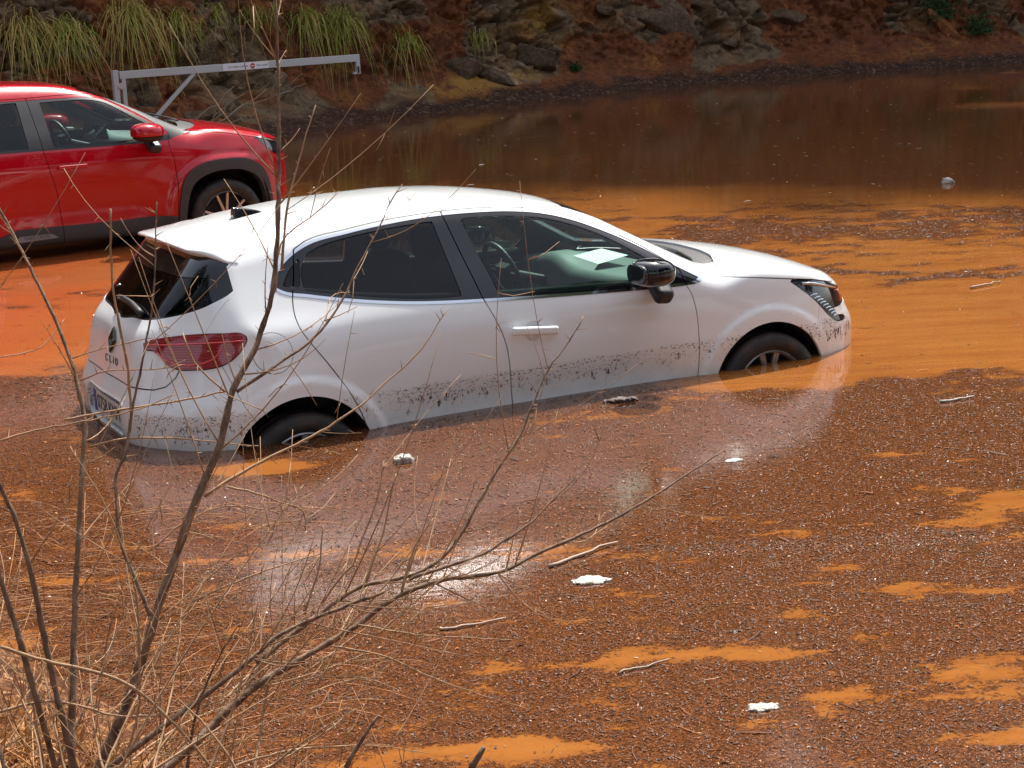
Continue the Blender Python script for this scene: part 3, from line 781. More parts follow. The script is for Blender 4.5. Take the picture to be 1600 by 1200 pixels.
def build_white():
    root = thing('parked_car', 'white five-door hatchback stranded in the muddy flood water up to its wheel centres', 'car')
    sh = Shell(white_F, (-.85, -1.0, .14), (3.5, 1.0, 1.52), .019)
    AY = lambda P: np.abs(P[:, 1])
    sidep = lambda C, N: (np.abs(N[:, 1]) > .35) & (C[:, 0] > -.5)
    # wheel openings
    for cx, cz, rr in W_ARCH:
        sd = sh.cutg(lambda P: np.hypot(P[:, 0]-cx, P[:, 2]-cz)-rr, lambda C, N: (np.abs(N[:, 1]) > .5) & (np.abs(C[:, 1]) > .6))
        k = sd != -1; sh.T = sh.T[k]; sh.L = sh.L[k]
    g2 = .003
    sh.panel('front_door', lambda P: sdpoly(P[:, 0], P[:, 2], DOOR_F), sidep, g2)
    sh.panel('rear_door', lambda P: sdpoly(P[:, 0], P[:, 2], DOOR_R), sidep, g2)
    sh.panel('bright', lambda P: sdpoly(P[:, 0], P[:, 2], DLO)-.014, sidep, 0)
    sh.panel('trim', lambda P: sdpoly(P[:, 0], P[:, 2], DLO), sidep, 0)
    sh.panel('rear_door_window', lambda P: sdpoly(P[:, 0], P[:, 2], GL_R), sidep, .0015)
    sh.panel('front_door_window', lambda P: sdpoly(P[:, 0], P[:, 2], GL_F), sidep, .0015)
    sh.panel('quarter_window', lambda P: sdpoly(P[:, 0], P[:, 2], GL_Q), sidep, .0015)
    fr = lambda C, N: C[:, 0] > 2.2
    sh.panel('headlight', lambda P: sdpoly(P[:, 0]-AY(P), P[:, 2], HEAD), lambda C, N: (C[:, 0] > 2.6) & (C[:, 2] > .5), .0025)
    body0 = [0]
    sh.panel('hood', lambda P: np.maximum(zs_hood(P[:, 0])-P[:, 2], (w_cow(AY(P))-P[:, 0])), fr, g2, only=body0)
    sh.panel('cowl', lambda P: np.maximum(np.maximum(w_wsb(AY(P))-P[:, 0], P[:, 0]-w_cow(AY(P))), AY(P)-.64+.35*np.maximum(P[:, 0]-2.33, 0)), lambda C, N: (C[:, 0] > 2.1) & (C[:, 0] < 2.7) & (C[:, 2] > .85), 0, only=body0)
    sh.panel('windshield', lambda P: np.maximum(np.maximum(1.63-.2*AY(P)**2-P[:, 0], P[:, 0]-w_wsb(AY(P))), AY(P)-w_wsy(P[:, 0])), lambda C, N: (C[:, 0] > 1.4) & (C[:, 0] < 2.6) & (C[:, 2] > .9) & (N[:, 2] > .4), .002, only=body0)
    rearsel = lambda C, N: (C[:, 0] < -.05) & (N[:, 0] < -.18)
    sh.panel('taillight', lambda P: sdpoly(P[:, 0]+AY(P), P[:, 2], TAIL), lambda C, N: (C[:, 0] < -.1) & (C[:, 2] > .7) & (C[:, 2] < 1.05), .002)
    sh.panel('rear_window', lambda P: sdpoly(AY(P), P[:, 2], REARG), rearsel, 0, only=body0)
    sh.panel('rear_glass', lambda P: np.maximum(sdpoly(AY(P), P[:, 2], REARG)+.012, np.maximum(P[:, 2]-1.225, AY(P)-.585+.0*P[:, 2])), rearsel, .0012, only=[len(sh.names)-1])
    tg = np.array([(-.1, .738), (.585, .738), (.625, .752), (.648, .79), (.655, .84), (.70, .98), (.70, 1.08), (.69, 1.15), (.66, 1.24), (.62, 1.34), (-.1, 1.36)])
    sh.panel('tailgate', lambda P: sdpoly(AY(P), P[:, 2], tg)*(1+4*sstep(.86, .95, P[:, 2])), lambda C, N: (C[:, 0] < -.15) & (N[:, 0] < -.25), g2, only=body0)
    rb = np.array([(-1, 0), (-1, .738), (-.62, .738), (-.57, .765), (-.545, .828), (-.35, .845), (-.29, .66), (-.2, .5), (-.2, 0)])
    sh.panel('plate_recess', lambda P: sdbox2(P[:, 1]+.06, P[:, 2]-.575, .33, .075, .03), lambda C, N: (C[:, 0] < -.5) & (N[:, 0] < -.7), 0)
    sh.panel('rear_bumper', lambda P: sdpoly(P[:, 0], P[:, 2], rb), lambda C, N: C[:, 0] < -.1, .0012, only=body0)
    fb = np.array([(2.935, .72), (2.91, .63), (2.86, .53), (2.8, 0), (4, 0), (4, .765), (3.2, .765), (3.0, .76)])
    sh.panel('front_bumper', lambda P: sdpoly(P[:, 0], P[:, 2], fb), lambda C, N: C[:, 0] > 2.7, .0012, only=body0)
    sh.panel('fuel_door', lambda P: np.hypot(P[:, 0]+.125, P[:, 2]-.880)-.092, lambda C, N: (C[:, 1] < 0) & (C[:, 0] < .1) & (C[:, 2] > .7) & (N[:, 1] < -.3), .0014, only=body0)
    lining(sh, root, ('body', 'front_door', 'rear_door', 'trim', 'bright'), .86, -.30, 2.22, M_LINING)
    nm = {n: i for i, n in enumerate(sh.names)}
    tk = lambda n: sh.take(nm[n])
    emit('body', tk('body'), M_WHITE, root)
    lab = {'front_door': [], 'rear_door': []}
    doors = {}
    for s in (-1, 1):
        for d in ('front_door', 'rear_door'):
            doors[d, s] = emit('door', tk(d), M_WHITE, root, side=s)
            emit('window', tk(d+'_window'), M_GL_SIDE if d == 'front_door' else M_GL_DARK, doors[d, s], inset=.004, depth=0, side=s)
        emit('window_trim', tk('trim'), M_GLOSSB, root, inset=.0015, depth=.012, side=s)
        emit('bright_strip', tk('bright'), M_CHROME, root, inset=-.002, depth=.006, side=s)
        emit('quarter_window', tk('quarter_window'), M_GL_DARK, root, inset=.003, depth=0, side=s)
        hl = emit('headlight', tk('headlight'), M_LAMP, root, inset=.002, depth=.02, side=s)
        tl = emit('taillight', tk('taillight'), M_RED, root, inset=-.006, depth=.02, side=s)
        # light bars inside the lamps follow the skin
        def on_skin(u, z, f, sgn=s, off=.004, F=white_F, front=False):
            # find the skin point with x + |y| = u (rear) or x - |y| = u (front)
            lo, hi = .2, 1.0
            for _ in range(30):
                a = (lo+hi)/2; x = u-a if not front else u+a
                if F(np.array([[x, sgn*a, z]]))[0] < 0: lo = a
                else: hi = a
            a = (lo+hi)/2; p = np.array([[u-a if not front else u+a, sgn*a, z]]); n = gnorm(F, p)
            return (p+n*off)[0]
        b = MB(); b.tube([on_skin(u, z, 0, off=.007) for u, z in zip(np.linspace(-.12, .56, 16), np.linspace(.936, .950, 16))], .0035, 6)
        b.build('light_bar', M_REDL, tl, smooth=True)
        b = MB()
        arc = [(-.02, .905), (.03, .875), (.10, .853), (.2, .846), (.3, .853), (.37, .872), (.41, .90), (.43, .925)]
        b.tube([on_skin(u, z, 0, off=.007) for u, z in arc], .004, 6)
        b.build('light_guide', M_REDL, tl, smooth=True)
        b = MB()
        for k in range(9):
            t = k/8; u0 = 2.02+t*.20; z0 = .765-t*.135
            b.tube([on_skin(u0+du, z0+dz, 0, off=.003, front=True) for du, dz in ((0, 0), (.03, .004), (.065, .002))], .0032, 5)
        b.build('running_light', M_SILVER, hl)
        b = MB(); b.tube([on_skin(u, z, 0, off=.003, front=True) for u, z in ((1.99, .835), (2.1, .820), (2.2, .800), (2.32, .778), (2.40, .765))], .008, 6)
        b.build('reflector_bar', M_SILVER, hl, smooth=True)
        b = MB(); b.tube([on_skin(u, z, 0, off=.001, front=True) for u, z in ((2.42, .75), (2.43, .72), (2.42, .69))], .010, 6)
        b.build('turn_signal', M_AMBER, hl, smooth=True)
    doors['front_door', -1]['label'] = 'white front side door nearest the camera'
    emit('hood', tk('hood'), M_WHITEC, root)
    emit('cowl', tk('cowl'), M_BLACK, root, inset=.012, depth=.02)
    emit('windshield', tk('windshield'), M_GL_SIDE, root, inset=.003, depth=0)
    tail = emit('tailgate', tk('tailgate'), M_WHITEC, root)
    emit('rear_window', tk('rear_glass'), M_GL_REAR, tail, inset=.006, depth=.0)
    emit('window_surround', tk('rear_window'), M_GLOSSB, tail, inset=.003, depth=.012)
    bump = emit('rear_bumper', tk('rear_bumper'), M_WHITE, root)
    emit('plate_recess', tk('plate_recess'), M_WHITE, bump, depth=-.035, shift=(.030, 0, 0))
    emit('front_bumper', tk('front_bumper'), M_WHITE, root)
    emit('fuel_door', tk('fuel_door'), M_WHITEC, root)
    # dark inner shell under the panels, below the windows
    Fi = lambda P: smax(smax(white_F(P)+.045, P[:, 2]-np.interp(P[:, 0], [-.6, 0, 1, 2.2, 2.6, 3.3], [.98, .98, .93, .88, .84, .72]), .03), .28-P[:, 2], .03)
    def Fi2(P):
        v = Fi(P)
        for cx, cz, rr in W_ARCH: v = np.maximum(v, np.where(np.abs(P[:, 1]) > .55, rr+.01-np.hypot(P[:, 0]-cx, P[:, 2]-cz), -1))
        return np.maximum(v, np.where((P[:, 2] > .55) & (P[:, 0] > -.35) & (P[:, 0] < 2.15), .7-np.abs(P[:, 1]), -1) if False else v)
    Pi, Ti = nets(Fi, (-.8, -1, .2), (3.45, 1, 1.1), .05, 3)
    C = Pi[Ti].mean(1)
    keep = np.ones(len(C), bool)
    for cx, cz, rr in W_ARCH: keep &= ~((np.hypot(C[:, 0]-cx, C[:, 2]-cz) < rr+.03) & (np.abs(C[:, 1]) > .5))
    keep &= ~((C[:, 2] > .80) & (C[:, 0] > .15) & (C[:, 0] < 2.1) & (np.abs(C[:, 1]) < .7))
    Pi, Ti, _ = compact(Pi, Ti[keep]); mesh_np('inner_shell', Pi, Ti, M_WELL, root)
    # wheel wells and wheels
    for (cx, cz, rr), wy in zip(W_ARCH, (.785, .80)):
        for s in (-1, 1):
            b = MB(); n = 30; a = np.linspace(-.35, math.pi+.35, n)
            for y0, y1 in ((.865, .56),):
                v = [(cx+(rr+.002)*math.cos(q), s*y0, cz+(rr+.002)*math.sin(q)) for q in a]+[(cx+(rr+.002)*math.cos(q), s*y1, cz+(rr+.002)*math.sin(q)) for q in a]
                b.add(v, [(i, i+1, n+i+1, n+i) for i in range(n-1)])
            b.add([(cx, s*.56, cz-.1)]+[(cx+(rr+.002)*math.cos(q), s*.56, cz+(rr+.002)*math.sin(q)) for q in a], [(0, i, i+1) for i in range(1, n)])
            b.build('wheel_arch_liner', M_WELL, root, smooth=False)
            wheel(root, (cx, s*wy, cz-(.037 if cx < 1 else .014)), .312, .20, .218, s, 5, R(90) if cx > 1 else R(74))
    # spoiler: thin wing that carries the roof line backwards
    def spo_F(P):
        x, y, z = P.T; ay = np.sqrt(y*y+1e-6)
        top = W_TOP(x)-W_CROWN(x)*ay*ay+.006
        t = z-top; bo = (top-.016-.075*sstep(-.40, -.12, x))-z
        re = (-.415+.03*(ay/.4)**2+.10*sstep(.42, .62, ay))-x; frn = x-(-.075-.45*np.maximum(ay-.40, 0)**1.2-.05*ay)
        sd = ay-(W_SIDE(np.maximum(x, -.16), z)+.003+.05*np.minimum(x+.16, 0))
        e = .018
        f = smax(smax(smax(t, sd, .09), bo, e), re, .03)
        return smax(f, frn, .004)
    blob('spoiler', spo_F, (-.5, -.75, 1.1), (.05, .75, 1.5), .011, M_WHITEC, root)
    # roof antenna: shark fin
    def fin(P):
        x, y, z = P.T
        zz = z-(W_TOP(x)-.09*y*y)
        h = .062*np.clip((.16-x)/.17, 0, 1)**.8
        w = .034*np.clip((.17-x)/.18, 0.0, 1)**.6*(1-.75*np.clip(zz/.07, 0, 1))
        return smax(smax(np.abs(y)-w, zz-h, .008), smax(.004-x, x-.16, .01)+0*x, .006)
    blob('antenna', fin, (-.03, -.06, 1.40), (.2, .06, 1.56), .006, M_GLOSSB, root)
    # door handles
    for s in (-1, 1):
        for d, hx, hz, ang in (('front_door', 1.208, .808, 6.),):
            y = surf_y(white_F, hx, hz, s)
            e = bpy.data.objects.new('door_handle', None)
            bar = lambda P: smax(sdbox(P, (hx, y+s*.028, hz), (.255, .030, .044), .0145, rotm(0, ang, 0)), -sdbox(P, (hx, y+s*.010, hz), (.19, .022, .08), .006, rotm(0, ang, 0)), .004)
            blob('door_handle', bar, (hx-.16, y-.07, hz-.06), (hx+.16, y+.07, hz+.06), .006, M_WHITEC, doors[d, s])
            # hand recess: disc just proud of the skin, the hollow's shade put into its grey
            n = 24; a = np.arange(n)*2*math.pi/n; b = MB()
            v = [(hx, surf_y(white_F, hx, hz, s)+s*.0015, hz)]
            for rr_ in (.5, 1.0):
                for q in a:
                    px, pz = hx+.048*rr_*math.cos(q), hz-.004+.050*rr_*math.sin(q)
                    v.append((px, surf_y(white_F, px, pz, s)+s*(.0012 if rr_ == 1 else .0015), pz))
            f = [(0, 1+i, 1+(i+1) % n) for i in range(n)]+[(1+i, 1+n+i, 1+n+(i+1) % n, 1+(i+1) % n) for i in range(n)]
            b.add(v, f).build('handle_recess_shade_disc', simple('handle_recess_shade', (.62, .62, .61), .4), doors[d, s], smooth=True)
    # mirrors
    for s in (-1, 1):
        mr = bpy.data.objects.new('wing_mirror', None); link(mr, root)
        hous = lambda P: smax(sdell(P, (1.805, s*1.015, 1.038), (.105, .112, .070), rotm(0, 4, -s*12), 2.6), 1.712-P[:, 0]+.1*(np.abs(P[:, 1])-1.0), .012)
        blob('mirror_housing', hous, (1.65, s*1.015-.16, .94), (2.0, s*1.015+.16, 1.15), .011, M_GLOSSB, mr)
        gl = lambda P: np.maximum(sdell(P, (1.722, s*1.015, 1.038), (.018, .092, .052), None, 3.), -1)
        blob('mirror_glass', gl, (1.67, s*1.015-.14, .95), (1.77, s*1.015+.14, 1.13), .009, M_LAMP, mr)
        arm = lambda P: sdbox(P, (1.905, s*.915, .935), (.10, .17, .085), .03, rotm(-s*38, 6, 0))
        blob('mirror_arm', arm, (1.75, s*.915-.17, .80), (2.05, s*.915+.17, 1.08), .011, M_BLACK, mr)
    # rear wiper
    def rear_pt(y, z, off): return np.array([surf_x(white_F, y, z, -.9, 0)-off, y, z])
    b = MB()
    b.tube([rear_pt(y, z, o) for y, z, o in ((-.33, 1.052, .012), (-.28, 1.066, .022), (-.15, 1.085, .028), (.0, 1.095, .03), (.10, 1.092, .028))], [.018, .016, .013, .011, .006], 8)
    b.tube([rear_pt(y, z, .016) for y, z in ((-.22, 1.062), (-.05, 1.075), (.13, 1.075))], .005, 6)
    b.build('wiper', M_BLACK, tail, smooth=True)
    # emblem: open diamond
    c = rear_pt(-.075, .905, .0); n = gnorm(white_F, c[None])[0]
    up = np.array([0, 0, 1])-n*n[2]; up /= np.linalg.norm(up); rt = np.cross(up, n)
    def on(u, v, o): return c+rt*u+up*v+n*o
    b = MB()
    def ring(w1, h1, w2, h2, o0, o1):
        q1 = [(w1, 0), (0, h1), (-w1, 0), (0, -h1)]; q2 = [(w2, 0), (0, h2), (-w2, 0), (0, -h2)]; qm = [((a[0]+d[0])/2, (a[1]+d[1])/2) for a, d in zip(q1, q2)]
        v = [on(*p, o0) for p in q1]+[on(*p, o1) for p in qm]+[on(*p, o0) for p in q2]
        b.add(v, [(i, (i+1) % 4, 4+(i+1) % 4, 4+i) for i in range(4)]+[(4+i, 4+(i+1) % 4, 8+(i+1) % 4, 8+i) for i in range(4)])
    ring(.050, .068, .034, .046, .004, .014); ring(.030, .041, .016, .022, .003, .010)
    b.build('emblem', simple('emblem_metal', (.10, .085, .07), .25, .9), tail)
    # model lettering and plate
    def frame_at(y, z, off):
        p = rear_pt(y, z, 0); n = gnorm(white_F, p[None])[0]; n[2] *= .5; n /= np.linalg.norm(n)
        u_ = np.array([0, 0, 1])-n*n[2]; u_ /= np.linalg.norm(u_); r_ = np.cross(u_, n); o_ = p+n*off
        return Matrix(((r_[0], u_[0], n[0], o_[0]), (r_[1], u_[1], n[1], o_[1]), (r_[2], u_[2], n[2], o_[2]), (0, 0, 0, 1)))
    for ch, yy in zip('CLIO', (.025, -.035, -.085, -.135)):
        text_obj(ch, 'lettering', M_LETTER, tail, .052, frame_at(yy-.03, .812, .003), .0015)
    px = surf_x(white_F, -.06, .575, -.95, 0)+.016
    pl = MB().box((px, -.06, .575), (.006, .52, .11)).build('number_plate', M_PLATE, bump, bevel=.002)
    MB().box((px-.0042, .178, .575), (.002, .040, .108)).build('plate_band', M_PBLUE, pl)
    Mt = Matrix(((0, 0, -1, px-.0042), (-1, 0, 0, -.085), (0, 1, 0, .575), (0, 0, 0, 1)))
    text_obj('0758 KMM', 'plate_text', M_PBLACK, pl, .098, Mt, .0006)
    # interior
    sill_rail(white_F, root, [(.0, 1.135), (.106, 1.110), (.344, 1.064), (.593, 1.027), (.789, 1.008), (.973, .993), (1.335, .970), (1.786, .948), (2.1, .935)])
    cabin(root, white_F, 1.02, .42, (1.66, .36, .90, .185), 2.0, M_SEAT, .95, .12)
    def dash(P):
        x, y, z = P.T
        return smax(smax(1.88+.10*np.abs(y)-x+.25*(z-.85), z-(.93+.05*np.exp(-((y-.36)/.22)**2)*(x < 2.1)-.0*x), .06), smax(np.maximum(white_F(P)+.05, np.interp(x, [2.0, 2.18], [.57, .74])-z), x-2.36, .04), .03)
    blob('dashboard', dash, (1.75, -.85, .5), (2.45, .85, 1.03), .022, M_DASH, root)
    b = MB(); b.add([(2.00, -.12, .962), (2.02, .20, .972), (2.20, .20, .992), (2.20, -.10, .985)], [(0, 1, 2, 3)])
    b.add([(2.00, -.12, .962), (2.02, .20, .972), (1.955, .18, .90), (1.94, -.10, .885)], [(3, 2, 1, 0)])
    b.build('paper_sheet', M_PAPER, root)
    # headliner and far pillars come from the body skin; sunshade-dark roof lining
    car_frame(root, (-1.33549209, 8.75272581, -.473268867), .454457901, -.0162351710, -.00775717890)
    return root
def sdbox2(u, v, a, b, r):
    qx = np.abs(u)-(a-r); qy = np.abs(v)-(b-r)
    return np.hypot(np.maximum(qx, 0), np.maximum(qy, 0))+np.minimum(np.maximum(qx, qy), 0)-r
# ---------------------------------------------------------------- red crossover
M_RPAINT = paint('red_paint', (.42, .002, .013), rough=.2, drops=4.5)
M_CLAD = simple('grey_cladding', (.035, .036, .038), .6, bumps=(200, .2, .002))
M_GL_RED = glass('light_green_glass', (.62, .74, .70), .6)
M_DASHR = simple('dashboard_grey', (.22, .27, .27), .5)
R_DLO = smooth_poly([(1.043, 1.43, 1), (1.25, 1.428), (1.504, 1.420), (1.60, 1.405), (1.75, 1.33), (1.90, 1.235), (2.06, 1.115), (2.12, 1.045, 1), (1.95, 1.030), (1.7, 1.030), (1.0, 1.035), (.6, 1.04), (.15, 1.06), (-.15, 1.10), (-.36, 1.20, 1), (-.20, 1.31), (.05, 1.38), (.4, 1.42)], 4)
R_GF = smooth_poly([(1.078, 1.405, 1), (1.25, 1.407), (1.504, 1.400), (1.62, 1.373), (1.74, 1.303), (1.865, 1.217), (2.01, 1.11), (1.985, 1.065, 1), (1.725, 1.052), (1.446, 1.048), (1.095, 1.050, 1)], 4)
R_GR = smooth_poly([(.885, 1.415, 1), (.5, 1.405), (.12, 1.375), (.02, 1.33, 1), (.16, 1.09, 1), (.5, 1.062), (.885, 1.060, 1)], 4)
R_DF = smooth_poly([(.975, 1.445, 1), (.994, 1.165), (1.008, .965), (1.075, .702), (1.104, .439), (1.108, .25, 1), (2.09, .25, 1), (2.095, .422), (2.108, .609), (2.104, .874), (2.080, 1.035), (2.10, 1.10, 1), (1.93, 1.235), (1.72, 1.365), (1.58, 1.435), (1.3, 1.452)], 4)
R_DR = smooth_poly([(.975, 1.445, 1), (.5, 1.44), (.05, 1.405), (-.03, 1.36, 1), (.02, 1.1), (.10, .95), (.28, .80), (.42, .60), (.50, .45), (.56, .25, 1), (1.108, .25, 1), (1.104, .439), (1.075, .702), (1.008, .965), (.994, 1.165)], 4)
R_HEAD = smooth_poly([(2.075, 1.006, 1), (2.25, .985), (2.45, .958), (2.70, .945), (2.80, .93, 1), (2.78, .87, 1), (2.60, .845), (2.40, .842), (2.28, .855), (2.16, .915)], 4)
R_TAIL = smooth_poly([(-.15, 1.00), (.1, 1.03), (.4, 1.03), (.47, 1.0), (.4, .90), (.1, .92), (-.15, .95)], 4)
def rz_hood(x): return np.interp(x, [2.2, 2.41, 2.64, 2.85, 3.1, 3.3, 3.5], [1.105, 1.088, 1.055, 1.008, .965, .95, .95])
def r_cow(ay): return np.interp(ay, [0, .3, .5, .62, .8], [2.56, 2.54, 2.49, 2.41, 2.2])
def r_wsb(ay): return np.interp(ay, [0, .3, .5, .65], [2.42, 2.40, 2.33, 2.25])
def r_wsy(x): return np.interp(x, [1.4, 1.5, 1.8, 2.1, 2.4], [.53, .55, .60, .66, .70])
def arch_poly(cx, cz, hw, top, cut, low=-.2):
    """trapezoid-like wheel opening"""
    return smooth_poly([(cx-hw, cz+low, 1), (cx-hw, cz+.12), (cx-hw+cut*.55, top-cut*.55), (cx-hw+cut*1.35, top-.02), (cx, top+.004), (cx+hw-cut*1.35, top-.02), (cx+hw-cut*.55, top-cut*.6), (cx+hw, cz+.10), (cx+hw, cz+low, 1)], 5)
def build_red():
    root = thing('parked_car', 'red crossover with black wheel arch cladding, parked in shallow muddy water by the gate', 'car')
    sh = Shell(red_F, (-.9, -1.05, .17), (3.5, 1.05, 1.65), .024)
    AY = lambda P: np.abs(P[:, 1])
    sidep = lambda C, N: (np.abs(N[:, 1]) > .35) & (np.abs(C[:, 1]) > .5)
    for cx in (0., 2.56):
        po = arch_poly(cx, .336, .385, .756, .15); pc = arch_poly(cx, .336, .455, .845, .17)
        sd = sh.cutg(lambda P: sdpoly(P[:, 0], P[:, 2], po), lambda C, N: (np.abs(N[:, 1]) > .4) & (np.abs(C[:, 1]) > .6))
        k = sd != -1; sh.T = sh.T[k]; sh.L = sh.L[k]
        sh.panel('arch_cladding', lambda P: sdpoly(P[:, 0], P[:, 2], pc), lambda C, N: (np.abs(N[:, 1]) > .4) & (np.abs(C[:, 1]) > .6), .001)
    b0 = [0]
    sh.panel('front_door', lambda P: sdpoly(P[:, 0], P[:, 2], R_DF), sidep, .0025, only=b0)
    sh.panel('rear_door', lambda P: sdpoly(P[:, 0], P[:, 2], R_DR), sidep, .0025, only=b0)
    zc = lambda P: P[:, 2]-np.interp(P[:, 0], [.35, .58, .74, 1.6, 1.9, 2.15], [.30, .38, .427, .415, .425, .40])
    nm0 = {n: i for i, n in enumerate(sh.names)}
    sh.panel('clad_f', zc, lambda C, N: (np.abs(N[:, 1]) > .2) & (C[:, 0] > .35) & (C[:, 0] < 2.2) & (C[:, 2] < .6), 0, only=[nm0['front_door']])
    sh.panel('clad_r', zc, lambda C, N: (np.abs(N[:, 1]) > .2) & (C[:, 0] > .35) & (C[:, 0] < 2.2) & (C[:, 2] < .6), 0, only=[nm0['rear_door']])
    sh.panel('sill', lambda P: np.maximum(zc(P), .0*P[:, 0]-1), lambda C, N: (C[:, 0] > .40) & (C[:, 0] < 2.16) & (C[:, 2] < .6), 0, only=[0])
    sh.panel('trim', lambda P: sdpoly(P[:, 0], P[:, 2], R_DLO), sidep, 0)
    sh.panel('front_door_window', lambda P: sdpoly(P[:, 0], P[:, 2], R_GF), sidep, .0015)
    sh.panel('rear_door_window', lambda P: sdpoly(P[:, 0], P[:, 2], R_GR), sidep, .0015)
    sh.panel('headlight', lambda P: sdpoly(P[:, 0]-AY(P), P[:, 2], R_HEAD), lambda C, N: (C[:, 0] > 2.6) & (C[:, 2] > .6), .003, only=b0)
    sh.panel('hood', lambda P: np.maximum(rz_hood(P[:, 0])-P[:, 2], (r_cow(AY(P))-P[:, 0])), lambda C, N: C[:, 0] > 2.1, .0025, only=b0)
    sh.panel('cowl', lambda P: np.maximum(np.maximum(r_wsb(AY(P))-P[:, 0], P[:, 0]-r_cow(AY(P))), AY(P)-.68), lambda C, N: (C[:, 0] > 2.1) & (C[:, 0] < 2.7) & (C[:, 2] > .95), 0, only=b0)
    sh.panel('windshield', lambda P: np.maximum(np.maximum(1.50-.2*AY(P)**2-P[:, 0], P[:, 0]-r_wsb(AY(P))), AY(P)-r_wsy(P[:, 0])), lambda C, N: (C[:, 0] > 1.3) & (C[:, 0] < 2.6) & (C[:, 2] > .9) & (N[:, 2] > .3), .002, only=b0)
    # black A pillars between side window and windshield
    sh.panel('pillar', lambda P: np.maximum(np.maximum(1.56-P[:, 0], P[:, 0]-2.36), np.interp(P[:, 0], [1.5, 2.1, 2.36], [1.25, 1.05, 1.10])-P[:, 2]), lambda C, N: (C[:, 0] > 1.45) & (C[:, 0] < 2.45) & (C[:, 2] > 1.0) & (np.abs(C[:, 1]) > .45), 0, only=b0)
    sh.panel('taillight', lambda P: sdpoly(P[:, 0]+AY(P), P[:, 2], R_TAIL), lambda C, N: (C[:, 0] < 0) & (C[:, 2] > .8), .002, only=b0)
    rg = smooth_poly([(0, 1.10), (.4, 1.11), (.6, 1.14), (.60, 1.25), (.54, 1.42), (0, 1.44)], 4)
    sh.panel('rear_window', lambda P: sdpoly(AY(P), P[:, 2], rg), lambda C, N: (C[:, 0] < -.1) & (N[:, 0] < -.3), 0, only=b0)
    lining(sh, root, ('body', 'front_door', 'rear_door', 'trim', 'pillar'), .95, -.30, 2.22, M_LINING)
    nm = {n: i for i, n in enumerate(sh.names)}
    def tk(n):
        ids = [i for i, q in enumerate(sh.names) if q == n]
        P, T, u = compact(sh.P, sh.T[np.isin(sh.L, ids)]); return P, T, sh.N[u]
    emit('body', tk('body'), M_RPAINT, root)
    dd = {}
    for s in (-1, 1):
        for d in ('front_door', 'rear_door'):
            dd[d, s] = emit('door', tk(d), M_RPAINT, root, side=s)
            emit('window', tk(d+'_window'), M_GL_RED, dd[d, s], inset=.005, depth=0, side=s)
            emit('door_cladding', tk('clad_f' if d == 'front_door' else 'clad_r'), M_CLAD, dd[d, s], inset=-.012, depth=.02, side=s)
        emit('window_trim', tk('trim'), M_BLACK, root, inset=.001, depth=.012, side=s)
        for cx in (0, 2.56):
            P, T, N = tk('arch_cladding'); m = np.abs(P[T].mean(1)[:, 0]-cx) < 1
            P2, T2, u = compact(P, T[m]); emit('arch_cladding', (P2, T2, N[u]), M_CLAD, root, inset=-.014, depth=.05, side=s)
        emit('sill', tk('sill'), M_CLAD, root, inset=.004, depth=.01, side=s)
        hl = emit('headlight', tk('headlight'), M_LAMP, root, inset=.002, depth=.02, side=s)
        emit('pillar_trim', tk('pillar'), M_BLACK, root, inset=.0, depth=.01, side=s)
        emit('taillight', tk('taillight'), M_RED, root, inset=-.004, depth=.02, side=s)
        y = surf_y(red_F, 2.98, .94, s)
        # thin running light in the headlight
        b = MB(); b.tube([newton(red_F, np.array([[x, s*yy, z]]))[0]+gnorm(red_F, newton(red_F, np.array([[x, s*yy, z]])))[0]*.003 for x, yy, z in ((2.89, .78, .985), (2.98, .77, .965), (3.07, .74, .948), (3.14, .71, .935))], .006, 6)
        b.build('running_light', M_SILVER, hl, smooth=True)
        for d, hx, hz in (('front_door', 1.215, .893), ('rear_door', .20, .90)):
            y = surf_y(red_F, hx, hz, s)
            bar = lambda P: smax(sdbox(P, (hx, y+s*.028, hz), (.245, .022, .036), .011), -sdbox(P, (hx, y+s*.008, hz), (.18, .022, .08), .006), .004)
            blob('door_handle', bar, (hx-.16, y-.07, hz-.06), (hx+.16, y+.07, hz+.06), .008, M_RPAINT, dd[d, s])
        mr = bpy.data.objects.new('wing_mirror', None); link(mr, root)
        zc_ = 1.128
        hs = lambda P: smax(sdell(P, (1.815, s*1.03, zc_), (.135, .12, .078), rotm(0, 3, -s*10), 2.5), zc_-.028-P[:, 2], .006)
        blob('mirror_cap', hs, (1.62, s*1.03-.16, 1.0), (2.02, s*1.03+.16, 1.24), .012, M_RPAINT, mr)
        hs2 = lambda P: smax(sdell(P, (1.815, s*1.03, zc_), (.132, .117, .076), rotm(0, 3, -s*10), 2.5), P[:, 2]-zc_+.030, .006)
        blob('mirror_base', hs2, (1.62, s*1.03-.16, 1.0), (2.02, s*1.03+.16, 1.24), .012, M_BLACK, mr)
        arm = lambda P: sdbox(P, (1.90, s*.925, 1.02), (.11, .17, .08), .03, rotm(-s*32, 4, 0))
        blob('mirror_arm', arm, (1.75, s*.925-.17, .88), (2.06, s*.925+.17, 1.16), .012, M_BLACK, mr)
